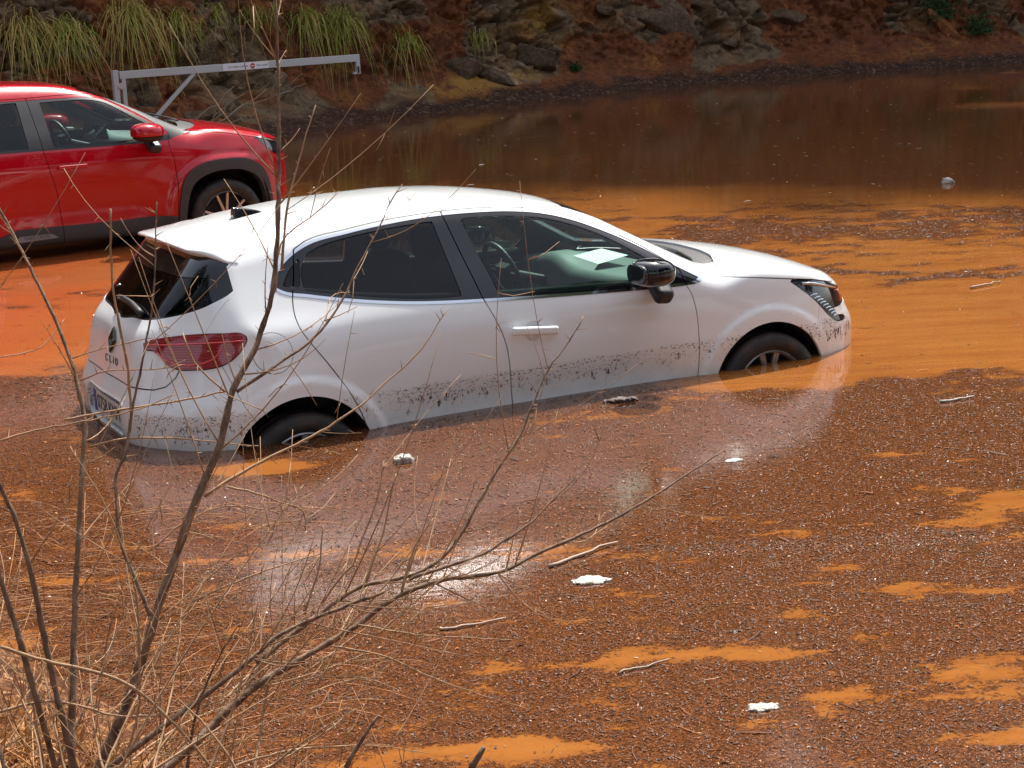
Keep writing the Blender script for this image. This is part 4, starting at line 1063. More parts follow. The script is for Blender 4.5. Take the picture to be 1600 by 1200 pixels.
        for cx in (0, 2.56):
            po = arch_poly(cx, .336, .389, .758, .15); b = MB(); m = len(po); q = [(cx+(p[0]-cx)*1.06, p[1]+.02) for p in po]
            b.add([(p[0], s*.875, p[1]) for p in q]+[(p[0], s*.50, p[1]) for p in q], [(i, (i+1) % m, m+(i+1) % m, m+i) for i in range(m)])
            b.add([(cx, s*.50, .4)]+[(p[0], s*.50, p[1]) for p in q], [(0, 1+i, 1+(i+1) % m) for i in range(m)]); b.build('wheel_arch_liner', M_WELL, root)
            wheel(root, (cx, s*.785, .336), .338, .21, .236, s, 5, R(100), flip=2, mats=(M_LAMP, simple('machined_alloy', (.60, .50, .42), .3, .8)))
    emit('hood', tk('hood'), M_RPAINT, root)
    emit('cowl', tk('cowl'), M_BLACK, root, inset=.012, depth=.02)
    emit('windshield', tk('windshield'), M_GL_RED, root, inset=.003, depth=0)
    emit('rear_window', tk('rear_window'), M_GL_REAR, root, inset=.003, depth=0)
    Fi = lambda P: smax(smax(red_F(P)+.05, P[:, 2]-np.interp(P[:, 0], [-.6, 0, 1, 2.2, 2.6, 3.3], [1.0, 1.0, .98, 1.0, .98, .85]), .03), .30-P[:, 2], .03)
    Pi, Ti = nets(Fi, (-.8, -1, .2), (3.45, 1, 1.2), .05, 3); C = Pi[Ti].mean(1); keep = np.ones(len(C), bool)
    for cx in (0, 2.56): keep &= ~((np.abs(C[:, 0]-cx) < .46) & (C[:, 2] < .85) & (np.abs(C[:, 1]) > .5))
    keep &= ~((C[:, 2] > .86) & (C[:, 0] > -.1) & (C[:, 0] < 2.1) & (np.abs(C[:, 1]) < .74))
    Pi, Ti, _ = compact(Pi, Ti[keep]); mesh_np('inner_shell', Pi, Ti, M_WELL, root)
    # sill plate lettering on the near rear door cladding
    y = surf_y(red_F, .86, .35, -1)-.013
    Mt = Matrix(((1, 0, 0, .88), (0, 0, -1, y-.004), (0, 1, 0, .352), (0, 0, 0, 1)))
    b = MB().prism([(.68, .325), (1.06, .335), (1.0, .372), (.74, .372)], y-.004, y+.008, 1).build('sill_plate', simple('sill_plate_grey', (.20, .20, .21), .5), dd['rear_door', -1])
    text_obj('YARIS CROSS', 'lettering', M_PBLACK, b, .038, Mt, .0008)
    # wipers at the base of the windshield
    b = MB()
    for y0, y1 in ((-.45, .05), (.10, .55)):
        pts = [newton(red_F, np.array([[x, yy, R_TOP(np.array([x]))[0]]]))[0]+np.array([0, 0, .02]) for x, yy in zip(np.linspace(2.36, 2.28, 6), np.linspace(y0, y1, 6))]
        b.tube(pts, .008, 6)
    b.build('wiper', M_BLACK, root, smooth=True)
    sill_rail(red_F, root, [(-.1, 1.10), (.15, 1.062), (.6, 1.045), (1.0, 1.038), (1.7, 1.034), (2.05, 1.04)])
    cabin(root, red_F, 1.02, .52, (1.63, .36, 1.01, .185), 2.0, M_SEAT, 1.04, .1)
    def dash(P):
        x, y, z = P.T
        return smax(smax(1.86+.10*np.abs(y)-x+.25*(z-.85), z-(1.045+.07*np.exp(-((y-.36)/.2)**2)*(x < 2.0)), .06), smax(np.maximum(red_F(P)+.05, np.interp(x, [1.85, 2.06], [.62, .90])-z), x-2.34, .04), .03)
    blob('dashboard', dash, (1.70, -.88, .6), (2.42, .88, 1.16), .024, M_DASHR, root)
    MB().box((1.84, .0, 1.09), (.02, .24, .13), (0, R(-12), 0)).build('screen', M_LAMP, root, bevel=.006)
    car_frame(root, (-4.95748221, 14.3094556, -.163523957), .607488411, .00113195295, .0115351653)
    return root
# ---------------------------------------------------------------- flood water and what floats on it
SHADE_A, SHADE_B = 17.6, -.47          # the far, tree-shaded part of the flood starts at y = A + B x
SHORE = np.array([(-40, 4), (-22, 13), (-14, 17), (-9, 19.6), (-6, 21.4), (-4.2, 22.6), (-2.95, 24.9), (-2.14, 27.0), (-.81, 28.2), (1.32, 30.4), (3.72, 32.2), (6.23, 33.3), (9.89, 33.8), (18, 34.5), (40, 32)], float)
NEAR = np.array([(-20, 9.5), (-6, 7.2), (-3.2, 6.4), (-1.95, 5.7), (-1.35, 5.05), (-1.0, 4.5), (-.72, 4.05), (-.3, 3.6), (.6, 3.2), (3, 3.0), (6, 3.2), (8, 5), (10, 8), (14, 12), (30, 16)], float)
def deb_margin(x, y):
    """> 0 where litter covers the water"""
    P = np.c_[x*.95, y*1.8, np.zeros_like(x)]
    n = fbm(P, .95, 2, 3.0, .6)*.27+fbm(P, 2.7, 5, 9.0, .66)*.52
    wob = fbm(np.c_[x, y, np.zeros_like(x)], .9, 4, 31.)*1.0
    D = np.full_like(x, .62)
    edge = 8.45-.10*(x-1.6)+wob*.35
    clear = sstep(-.1, .75, y-edge)*sstep(1.05, 1.55, x+.3*wob+.25*(y < 9.6))
    D = D-1.05*clear
    D = D+.90*clear*np.exp(-((y-13.9+.15*(x-2)-wob*.5)/1.4)**2)
    D = D+.40*clear*np.exp(-((y-11.6+.3*(x-3))/.35)**2)
    left = sstep(9.55, 10.0, y-.05*(x+2.6)+wob*.2)*(1-sstep(-2.2, -1.7, x))
    D = D-1.0*left+.35*left*np.exp(-((y-12.2)/.5)**2)
    mid = sstep(10, 11, y)*sstep(-2.2, -1.7, x)*(1-sstep(1.05, 1.55, x))
    D = D-.75*mid
    for cx, cy, a, b, s in ((1.33, 8.78, .42, .22, 1.7), (-1.12, 7.50, .20, .11, 1.8), (1.9, 6.60, .30, .16, .9), (.95, 4.75, .45, .12, .4), (1.5, 5.6, .35, .08, .4), (-.05, 4.5, .35, .12, .9), (.45, 5.1, .7, .12, .55), (-.2, 7.2, .4, .2, .3)):
        D = D-s*np.exp(-((x-cx)/a)**2-((y-cy)/b)**2)
    D = D+.3*np.exp(-((x-.3)/1.6)**2-((y-7.6)/.6)**2)
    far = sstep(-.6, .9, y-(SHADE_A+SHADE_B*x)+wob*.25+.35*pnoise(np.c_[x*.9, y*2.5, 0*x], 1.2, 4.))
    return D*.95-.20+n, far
def axis(a, b, fine0, fine1, d, grow):
    v = [fine0]
    while v[-1] < fine1: v.append(v[-1]+d)
    s = d
    while v[-1] < b: s *= grow; v.append(v[-1]+s)
    s = d
    while v[0] > a: s *= grow; v.insert(0, v[0]-s)
    return np.array(v)
wx = axis(-60, 70, -4.5, 6.5, .05, 1.12)
wy = [1.0]
while wy[-1] < 60: wy.append(wy[-1]+max(.028, .0062*wy[-1])*(1 if wy[-1] < 36 else 4))
wy = np.array(wy)
X, Y = np.meshgrid(wx, wy, indexing='ij'); nx, ny = X.shape
I = np.arange(nx*ny).reshape(nx, ny)
Q = np.stack([I[:-1, :-1], I[1:, :-1], I[1:, 1:], I[:-1, 1:]], -1).reshape(-1, 4)
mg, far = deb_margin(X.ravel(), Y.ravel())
m = NT('muddy_water'); pos = m.pos()
mgn = m.attr('margin'); farn = m.attr('scum_shade')
fine = m.math('SUBTRACT', m.noise(m.mapv(pos, sc=(1, 1.5, 1)), 14, 5, .7), .5)
fine2 = m.math('SUBTRACT', m.noise(pos, 60, 3, .6), .5)
mk = m.math('ADD', m.math('ADD', mgn, m.math('MULTIPLY', fine, 1.2)), m.math('MULTIPLY', fine2, .8))
mask = m.ramp(m.math('ADD', mk, .6), [(0, 0.), (.32, .05), (.56, .26), (.62, .80), (.72, 1.)])
mud = m.mix(m.noise(pos, .5, 4), (.290, .112, .026), (.225, .080, .018))
mud = m.mix(m.ramp(m.noise(m.mapv(pos, sc=(.35, 3.0, 1)), 2.4, 6, .7), [(.42, 0.), (.62, .75)]), mud, (.20, .064, .015))
xx = m.sep(pos)[0]
mud = m.mix(m.ramp(m.math('ADD', m.math('MULTIPLY', xx, .2), 1.0), [(.3, 1.), (.62, 0.)]), mud, (.28, .068, .020))
g1 = m.vor(m.mapv(pos, sc=(1, 1.6, 1)), 190, 'Color')
g2 = m.vor(m.mapv(pos, sc=(1.7, 1, 1), rot=(0, 0, .6)), 95, 'Color')
gs = m.sep(g1)[0]; gs2 = m.sep(g2)[1]
lit = m.ramp(gs, [(0, (.026, .010, .005)), (.35, (.058, .021, .008)), (.62, (.098, .034, .011)), (.85, (.165, .058, .018)), (1, (.32, .15, .07))])
lit2 = m.ramp(gs2, [(0, (.026, .009, .004)), (.5, (.078, .025, .008)), (1, (.18, .055, .014))])
litter = m.mix(.5, lit, lit2)
scum_shade = m.mix(m.noise(m.mapv(pos, sc=(.5, 2.5, 1)), 3, 5, .6), (.050, .020, .010), (.13, .048, .016))  # brown scum, with the tree shade on the far water darkened into its colour
c = m.mix(m.math('MULTIPLY', farn, .88), mud, scum_shade)
c = m.mix(mask, c, litter)
rip = m.noise(m.mapv(pos, sc=(1, 2.2, 1)), 7, 3, .5)
hgt = m.math('ADD', m.math('MULTIPLY', rip, .35), m.math('MULTIPLY', m.math('MULTIPLY', mask, m.noise(pos, 60, 3, .6)), .07))
nr = m.bump(hgt, .55, .0042)
m.p(Base__Color=c, Roughness=m.math('ADD', .035, m.math('MULTIPLY', mask, .075)), IOR=m.math('ADD', 1.33, m.math('MULTIPLY', mask, .62)), Normal=nr)
Zw = np.zeros(nx*ny)
tag(mesh_np('flood_water', np.c_[X.ravel(), Y.ravel(), Zw], Q, m.m, attrs={'margin': mg, 'scum_shade': far}), kind='structure')

def chips(n, x0, x1, y0, y1, lmin, lmax, keep_p=1.0, lonely=.02, slim=None, pale=False):
    x = rng.uniform(x0, x1, n); y = rng.uniform(y0, y1, n)
    k = np.abs(x) < .31*y+.25; x, y = x[k], y[k]
    mgv, fr = deb_margin(x, y)
    pr = np.clip(mgv*2.4+.22, 0, 1)*keep_p+lonely
    k = rng.random(len(x)) < pr; x, y = x[k], y[k]
    # stay off the two cars and the near bank
    def under(x, y, px, py, yaw, xa, xb, hw):
        dx, dy = x-px, y-py; u = dx*math.cos(yaw)+dy*math.sin(yaw); v = -dx*math.sin(yaw)+dy*math.cos(yaw)
        return (u > xa) & (u < xb) & (np.abs(v) < hw)
    k = ~under(x, y, -1.3355, 8.7527, .4545, -.70, 3.36, .86) & ~under(x, y, -4.957, 14.309, .6075, -.7, 3.3, .84)
    x, y = x[k], y[k]; n = len(x)
    L = rng.uniform(lmin, lmax, n)*rng.choice([1, 1, 1, 1.6, .6], n); Wd = L*(rng.uniform(.12, .55, n) if slim is None else rng.uniform(.5, 1.3, n)*slim)
    a = rng.normal(0, .75, n)+rng.choice([0, math.pi/2], n, p=[.8, .2])
    tl = rng.normal(0, .07, n); z = rng.uniform(.0006, .0035, n)
    ca, sa = np.cos(a), np.sin(a)
    cu = rng.normal(0, .12, n)*L
    out = np.zeros((n, 6, 3))
    for i, (u, v) in enumerate(((-1, -.6), (0, -1), (1, -.5), (1, .5), (0, 1), (-1, .6))):
        lx = u*L/2; ly = v*Wd/2+(cu if u == 0 else 0)
        out[:, i, 0] = x+lx*ca-ly*sa; out[:, i, 1] = y+lx*sa+ly*ca
        out[:, i, 2] = z+np.abs(tl)*.5*L*.5+u*tl*L*.35+(.0022 if u == 0 else 0)+v*Wd*.07*rng.normal(0, 1, n)
    out[:, :, 2] = np.maximum(out[:, :, 2], .0004)
    F = np.array([(0, 1, 4, 5), (1, 2, 3, 4)])[None]+6*np.arange(n)[:, None, None]
    t = rng.random(n)
    pal = np.array([(.030, .010, .004), (.052, .017, .005), (.085, .026, .007), (.13, .041, .010), (.19, .062, .015), (.30, .10, .02), (.34, .20, .10), (.62, .56, .48), (.06, .07, .015)])
    ci = rng.choice(len(pal), n, p=[.20, .27, .24, .165, .08, .028, .009, .003, .005])
    if pale: ci = np.full(n, 7)
    col = pal[ci]*rng.uniform(.75, 1.25, (n, 1))
    return out.reshape(-1, 3), F.reshape(-1, 4), np.repeat(col, 6, axis=0)
parts = [chips(330000, -2.2, 2.4, 4.0, 6.2, .004, .010, .24), chips(300000, -3, 3, 6.0, 9.0, .005, .013, .20, .008), chips(130000, -4, 4.5, 9.0, 13., .007, .020, .8, .010),
         chips(80000, -5, 6, 13., 18.5, .010, .028, .8, .010), chips(16000, -6, 10, 17.5, 33, .02, .06, .5, .05), chips(9000, -3, 3, 4.2, 9, .02, .07, .20, .02, .07), chips(600, -4, 5, 5, 16, .02, .045, .4, .02, .45), chips(1500, -5, 11, 15, 33, .015, .05, 1., .25, .3, True)]
Vv, Ff, Cc = [], [], []; nn = 0
for v, f, c_ in parts: Vv.append(v); Ff.append(f+nn); Cc.append(c_); nn += len(v)
m = NT('leaf_and_bark_litter'); m.p(Base__Color=m.attr('tint', 'Color'), Roughness=.45, Specular__IOR__Level=.18); M_CHIP = m.m
tag(mesh_np('floating_litter', np.vstack(Vv), np.vstack(Ff), M_CHIP, smooth=False, attrs={'tint': np.vstack(Cc)}),
    'brown leaf and bark litter floating on the muddy water', 'litter', kind='stuff')
print('chips', nn//6)

# single pieces one could pick out of the water
M_FOAM = simple('dirty_white_foam', (.38, .35, .30), .6, bumps=(40, .5, .01))
M_STICK = simple('pale_stick', (.34, .24, .17), .6, bumps=(60, .4, .004))
M_DARKBARK = simple('dark_bark', (.07, .035, .03), .6, bumps=(50, .5, .006))
def floater(name, label, cat, x, y, a, b, h, rot, mat, seed, group=None):
    def F(P):
        q = P-np.array([x, y, h*.25]); c, s = math.cos(rot), math.sin(rot)
        u = q[:, 0]*c+q[:, 1]*s; v = -q[:, 0]*s+q[:, 1]*c
        d = ((np.abs(u/a)**2.4+np.abs(v/b)**2.4+np.abs(q[:, 2]/h)**2.2)**(1/2.3)-1)*min(a, b, h)
        return d+.30*min(b, h)*fbm(P, 1.1/b, 3, seed)
    r = max(a, b)*1.35
    o = blob(name, F, (x-r, y-r, -h*1.3), (x+r, y+r, h*1.8), min(b, h)/3.2, mat, None, 3)
    return tag(o, label, cat, group)
floater('foam_piece', 'lumpy white foam piece floating by the rear wheel of the white car', 'foam', -.49, 7.49, .046, .030, .028, .2, M_FOAM, 1.)
floater('foam_piece', 'flat white foam piece floating below the long bare branch', 'foam', .24, 5.82, .062, .036, .012, .1, M_FOAM, 5., None)
floater('foam_piece', 'white foam piece nearest the camera, at the bottom right of the flood', 'foam', .67, 4.68, .046, .022, .010, .15, M_FOAM, 9., None)
floater('foam_piece', 'small white foam block on the dark far water, right of the white car', 'foam', 4.12, 16.37, .055, .035, .04, .0, M_FOAM, 13., None)
floater('foam_piece', 'pale flat scrap floating at the tip of the long bare branch', 'foam', .93, 7.27, .04, .022, .006, .5, M_FOAM, 17., None)
floater('bark_piece', 'dark purple-brown bark clump floating beside the front door', 'bark', .53, 8.42, .085, .030, .018, .2, M_DARKBARK, 21.)
def stick(label, p0, p1, r, mat, seed):
    p0 = np.array(p0); p1 = np.array(p1); t = np.linspace(0, 1, 9); rg = np.random.default_rng(seed)
    pts = p0+(p1-p0)*t[:, None]+np.c_[rg.normal(0, .006, 9), rg.normal(0, .006, 9), np.abs(rg.normal(0, .002, 9))]
    tag(MB().tube(pts, r*(1-.45*t), 6).build('driftwood_stick', mat, None, smooth=True), label, 'stick')
stick('pale wide split stick floating under the end of the bare branch', (.10, 5.98, .006), (.36, 6.22, .008), .007, M_STICK, 1)
stick('thin pale stick floating in litter below the flat white foam piece', (.28, 4.98, .004), (.44, 5.06, .006), .004, M_STICK, 2)
stick('whitish thin stick floating left of the flat white foam piece', (-.28, 5.40, .005), (-.05, 5.48, .006), .005, M_STICK, 3)
stick('grey stick with litter floating in the clear orange water right of the headlight', (2.92, 10.98, .01), (3.16, 11.14, .012), .008, M_STICK, 4)
stick('white stick floating at the edge of the litter field, right of the car nose', (2.02, 8.10, .006), (2.19, 8.17, .008), .007, M_FOAM, 5)
# ---------------------------------------------------------------- far bank, hill, near bank
def resample(P, ds):
    seg = np.linalg.norm(np.diff(P, axis=0), axis=1); s = np.r_[0, np.cumsum(seg)]
    # smooth path through the points
    q = np.arange(0, s[-1], .25); xy = pchip(s, P, q)
    k = np.ones(7)/7; pad = np.vstack([xy[:1]]*3+[xy]+[xy[-1:]]*3)
    xy = np.c_[np.convolve(pad[:, 0], k, 'valid'), np.convolve(pad[:, 1], k, 'valid')]
    seg = np.linalg.norm(np.diff(xy, axis=0), axis=1); s2 = np.r_[0, np.cumsum(seg)]
    out = [0.]
    while out[-1] < s2[-1]:
        p = np.array([np.interp(out[-1], s2, xy[:, 0]), np.interp(out[-1], s2, xy[:, 1])])
        out.append(out[-1]+(ds if -9 < p[0] < 13 else ds*8))
    out = np.array(out[:-1])
    return np.c_[np.interp(out, s2, xy[:, 0]), np.interp(out, s2, xy[:, 1])], out
shore, ss = resample(SHORE, .035)
tn = np.gradient(shore, axis=0); tn /= np.linalg.norm(tn, axis=1, keepdims=True)
for _ in range(60): tn[1:-1] = (tn[:-2]+tn[1:-1]+tn[2:])/3
tn /= np.linalg.norm(tn, axis=1, keepdims=True)
nrm2 = np.c_[-tn[:, 1], tn[:, 0]]            # away from the water
# profile: (distance back, height)
prof = [(-.5, -.35), (-.1, -.06), (0, .0), (.35, .14), (.75, .34), (1.0, .62), (1.3, 1.25), (1.6, 1.9), (2.0, 2.9), (2.6, 4.3), (4.5, 8.2), (8, 13.), (14, 18.), (22, 22.)]
pd = np.r_[0, np.cumsum(np.linalg.norm(np.diff(np.array(prof), axis=0), axis=1))]
pk = [0.]
while pk[-1] < pd[-1]: pk.append(pk[-1]+(.032 if pk[-1] < 3.7 else .5))
pk = np.array(pk); prf = np.c_[np.interp(pk, pd, [p[0] for p in prof]), np.interp(pk, pd, [p[1] for p in prof])]
base = shore[:, None, :]+nrm2[:, None, :]*prf[None, :, 0:1]
Z = np.repeat(prf[None, :, 1], len(shore), 0)
P3 = np.concatenate([base, Z[..., None]], -1).reshape(-1, 3)
nd = np.repeat(nrm2[:, None, :], len(pk), 1).reshape(-1, 2)
hgt = P3[:, 2]; wall = sstep(.25, .7, hgt); fade = 1-sstep(3.6, 6, hgt)*.3
lx = P3[:, 0]
n1 = fbm(P3, .45, 3, 2.); n2 = fbm(P3, 1.6, 4, 7.)
# blocky rock: cell facets, stronger where the rock mask is on
rockm = sstep(-.05, .25, fbm(P3, .42, 3, 50.)+.55*np.exp(-((lx-.2)/1.6)**2-((hgt-.7)/.7)**2)+.6*np.exp(-((lx-3.6)/1.2)**2-((hgt-1.2)/.7)**2)-.5*np.exp(-((lx-2.4)/.7)**2-((hgt-.5)/.4)**2)-.12*(lx < -2.2)-.28*sstep(4.8, 6, lx))
Pw = P3*np.array([1, 1, 1.35])+.18*np.c_[pnoise(P3, 2, 1.), pnoise(P3, 2, 5.), pnoise(P3, 2, 9.)]
a1, a2, id1, v1 = cells(Pw, 1.5, 11); b1, b2, id2, v2 = cells(Pw, 4.2, 47)
gA = _G3[(id1*255).astype(int)]; gB = _G3[(id2*255).astype(int)]
facA = (id1-.5)*.55+(v1*gA).sum(1)*.5; facB = (id2-.5)*.20+(v2*gB).sum(1)*.22
crA = -.30*np.exp(-((a2-a1)/.09)**2); crB = -.10*np.exp(-((b2-b1)/.10)**2)
disp = wall*(n1*.45+n2*.15+.07*fbm(P3, 8, 3, 21.)+rockm*(facA*.60+facB*.8+crA+crB*1.1)+(1-rockm)*(facB*.6+crB*.4+.14*fbm(P3, 5, 4, 3.)))
out = np.c_[-nd, np.full(len(nd), .25)]; out /= np.linalg.norm(out, axis=1, keepdims=True)
# lumps only push towards the water where there is wall; toe stays
P3 = P3+out*(disp*.62)[:, None]
P3[:, 2] += (1-wall)*(.035*fbm(P3, 2.5, 4, 12.))*sstep(.0, .1, hgt)
hill = sstep(4, 8, hgt); P3[:, 2] += hill*(1.2*n1+.25*np.clip(P3[:, 0], -8, 14)*sstep(6, 16, hgt))
nS, nP = len(shore), len(pk); I = np.arange(nS*nP).reshape(nS, nP)
Q = np.stack([I[:-1, :-1], I[1:, :-1], I[1:, 1:], I[:-1, 1:]], -1).reshape(-1, 4)
m = NT('red_earth_and_rock'); pos = m.pos(); rk = m.attr('rock'); tn_ = m.attr('tone'); lit_ = m.attr('litterline')
soil = m.ramp(m.noise(pos, 2.2, 6, .62), [(.25, (.070, .020, .007)), (.45, (.19, .055, .015)), (.6, (.30, .100, .023)), (.78, (.46, .20, .045))])
soil = m.mix(m.ramp(m.noise(pos, 11, 5, .7), [(.35, 0.), (.60, .9)]), soil, (.10, .032, .011))
rock = m.ramp(m.noise(pos, 4.5, 6, .68), [(.25, (.040, .024, .013)), (.45, (.13, .082, .044)), (.62, (.22, .145, .078)), (.8, (.34, .19, .07))])
rock = m.mix(m.ramp(m.noise(m.mapv(pos, loc=(4, 2, 1)), 1.4, 4), [(.5, 0.), (.68, .75)]), rock, (.22, .085, .025))
rf = m.ramp(m.math('ADD', rk, m.math('MULTIPLY', m.math('SUBTRACT', m.noise(pos, 6, 4), .5), 1.1)), [(.38, 0.), (.62, 1.)])
c = m.mix(rf, soil, rock)
c = m.mix(m.math('MULTIPLY', tn_, .8), c, m.mix(m.noise(pos, 9), (.30, .15, .03), (.42, .22, .04)))
deb = m.ramp(m.sep(m.vor(pos, 26, 'Color'))[0], [(0, (.018, .008, .005)), (.6, (.055, .022, .012)), (.9, (.10, .042, .022)), (1, (.22, .12, .08))])
c = m.mix(lit_, c, deb)
wet = m.math('SUBTRACT', 1.0, m.math('MULTIPLY', lit_, .3))
bh = m.math('ADD', m.math('MULTIPLY', m.noise(pos, 16, 6, .7), 1.), m.math('MULTIPLY', m.vor(pos, 24), .4))
m.p(Base__Color=c, Roughness=.82, Specular__IOR__Level=.3, Normal=m.bump(bh, .9, .035))
M_EARTH = m.m
tone = np.clip(np.exp(-((lx+.35)/.9)**2-((hgt-.35)/.14)**2)*1.4+np.exp(-((lx-.8)/.5)**2-((hgt-1.15)/.22)**2)+np.exp(-((lx-1.0)/.35)**2-((hgt-1.45)/.2)**2), 0, 1)*sstep(-.3, .3, fbm(P3, 2.2, 3, 8.)+.2)
litl = (1-sstep(.10, .26, hgt+.10*fbm(P3, 1.5, 3, 6.)))
tag(mesh_np('rocky_bank', P3, Q, M_EARTH, attrs={'rock': np.clip(rockm+crA*0, 0, 1), 'tone': tone, 'litterline': litl}), kind='structure')
bank_pts = P3.reshape(nS, nP, 3)
def bank_at(x, z):
    """point on the bank near world x and height z"""
    A = bank_pts.reshape(-1, 3); d = (A[:, 0]-x)**2+((A[:, 2]-z)*1.0)**2
    return A[d.argmin()].copy()

# loose litter and pebbles along the foot of the far bank
n = 9000
i = rng.integers(0, nS, n); j = rng.integers(0, nP, n)
S = bank_pts[i, j]; k = (S[:, 2] > -.01) & (S[:, 2] < 1.9) & (np.abs(S[:, 0]) < 11) & (rng.random(n) < np.where(S[:, 2] < .5, 1, .16))
S = S[k]; n = len(S); rr_ = rng.uniform(.008, .03, n); V = []
d = rng.normal(size=(n, 4, 3)); d /= np.linalg.norm(d, axis=2, keepdims=True); d[:, :, 2] *= .5
V = S[:, None, :]+d*rr_[:, None, None]+np.array([0, 0, .01])
F = np.array([(0, 1, 2), (0, 2, 3), (0, 3, 1), (1, 3, 2)])[None]+4*np.arange(n)[:, None, None]
pal = np.array([(.03, .014, .01), (.07, .03, .018), (.12, .06, .035), (.14, .06, .03), (.20, .12, .08), (.16, .06, .02)]); col = pal[rng.choice(6, n, p=[.3, .3, .18, .07, .03, .12])]
tag(mesh_np('shoreline_debris', V.reshape(-1, 3), F.reshape(-1, 3), M_CHIP, smooth=False, attrs={'tint': np.repeat(col, 4, 0)}), 'dark twigs, pebbles and leaf scraps lying along the foot of the rocky bank', 'debris', kind='stuff')

# near bank, rising towards the viewer
near, ns_ = resample(NEAR, .05); near = near[::-1]
def dist_near(x, y):
    yy = np.interp(x, NEAR[:, 0], NEAR[:, 1])
    return yy-y
gx = axis(-30, 30, -3.0, 1.5, .035, 1.15); gy = axis(-30, 18, 1.6, 6.6, .035, 1.12)
X, Y = np.meshgrid(gx, gy, indexing='ij'); x = X.ravel(); y = Y.ravel()
def near_h(x, y):
    d = dist_near(x, y)+.12*fbm(np.c_[x, y, 0*x], 1.3, 3, 77.)
    return np.where(d > 0, .62*(1-np.exp(-np.maximum(d, 0)/1.15))+.0*d, np.maximum(d*.5, -.3))+.02*fbm(np.c_[x, y, 0*x], 5, 3, 3.)*(d > -.1)-.012
Zn = near_h(x, y)
Q = np.stack([(I_ := np.arange(X.size).reshape(X.shape))[:-1, :-1], I_[1:, :-1], I_[1:, 1:], I_[:-1, 1:]], -1).reshape(-1, 4)
m = NT('near_ground'); pos = m.pos()
c = m.ramp(m.sep(m.vor(pos, 45, 'Color'))[0], [(0, (.03, .014, .008)), (.5, (.07, .028, .012)), (.85, (.15, .065, .025)), (1, (.36, .20, .10))])
c = m.mix(m.ramp(m.noise(pos, 3, 4), [(.4, 0.), (.6, .5)]), c, (.12, .042, .016))
m.p(Base__Color=c, Roughness=.9, Specular__IOR__Level=.1, Normal=m.bump(m.noise(pos, 40, 5), .8, .02))
tag(mesh_np('near_bank_ground', np.c_[x, y, Zn], Q, m.m), kind='structure')
# ---------------------------------------------------------------- trees above the bank and behind the camera (seen in reflections, cast the far shade)
def leaf_mat(name, c1, c2, trans=.25):
    m = NT(name); t = m.attr('shade')
    col = m.mix(t, c1, c2); m.p(Base__Color=col, Roughness=.6, Specular__IOR__Level=.25)
    tr = m('ShaderNodeBsdfTranslucent'); m.set(tr.inputs['Color'], col)
    m.set(m.o.inputs['Surface'], m.mixs(trans, m.b.outputs[0], tr.outputs[0])); return m.m
M_PINE = leaf_mat('pine_foliage', (.022, .045, .012), (.060, .095, .025))
M_TRUNK = simple('tree_bark', (.10, .065, .045), .85, bumps=(14, .8, .03))
def crown_mesh(name, seed, n=5200):
    rg = np.random.default_rng(seed)
    K = 34; cz = rg.uniform(-.9, .95, K); rad = np.sqrt(np.clip(1-cz**2, .05, 1))*rg.uniform(.35, .95, K); an = rg.uniform(0, 6.28, K)
    C = np.c_[rad*np.cos(an), rad*np.sin(an), cz]; cs = rg.uniform(.20, .42, K)
    i = rg.integers(0, K, n); d = rg.normal(size=(n, 3)); d /= np.linalg.norm(d, axis=1, keepdims=True)
    p = C[i]+d*(cs[i]*rg.uniform(.3, 1, n)**.5)[:, None]
    u = rg.normal(size=(n, 3)); u /= np.linalg.norm(u, axis=1, keepdims=True); v = np.cross(u, d); v /= np.maximum(np.linalg.norm(v, axis=1, keepdims=True), 1e-6)
    L = rg.uniform(.06, .13, n)[:, None]
    V = np.stack([p-u*L, p+v*L*.35, p+u*L, p-v*L*.35], 1).reshape(-1, 3)
    o = mesh_np(name, V, np.arange(4*n).reshape(-1, 4), M_PINE, smooth=False, attrs={'shade': np.repeat(np.clip(rg.normal(.5, .2, n)+.25*(i % 3-1), 0, 1), 4)})
    me = o.data; bpy.data.objects.remove(o); return me
CROWNS = [crown_mesh('crown', s) for s in (1, 2, 3)]
def tree(x, y, z0, H, rw, rh, k, label, group):
    t = thing('pine_tree', label, 'tree', (x, y, z0), (0, 0, k*1.3), group)
    zc = H-rh
    MB().tube([(0, 0, -.6), (.05, .02, zc*.4), (-.06, .05, zc*.8), (.05, 0, zc+.5*rh)], [.22, .18, .14, .05], 9).build('trunk', M_TRUNK, t, smooth=True)
    b = MB()
    for q in range(7):
        a = q*2.4; z = zc-rh*.6+q*rh*.18; b.tube([(0, 0, z), (math.cos(a)*rw*.4, math.sin(a)*rw*.4, z+.3), (math.cos(a)*rw*.75, math.sin(a)*rw*.75, z+.5)], [.07, .05, .02], 6)
    b.build('limbs', M_TRUNK, t, smooth=True)
    c = bpy.data.objects.new('crown', CROWNS[k % 3]); link(c, t); c.location = (0, 0, zc); c.scale = (rw, rw, rh)
k = 0
D_ = math.tan(SUN_EL)
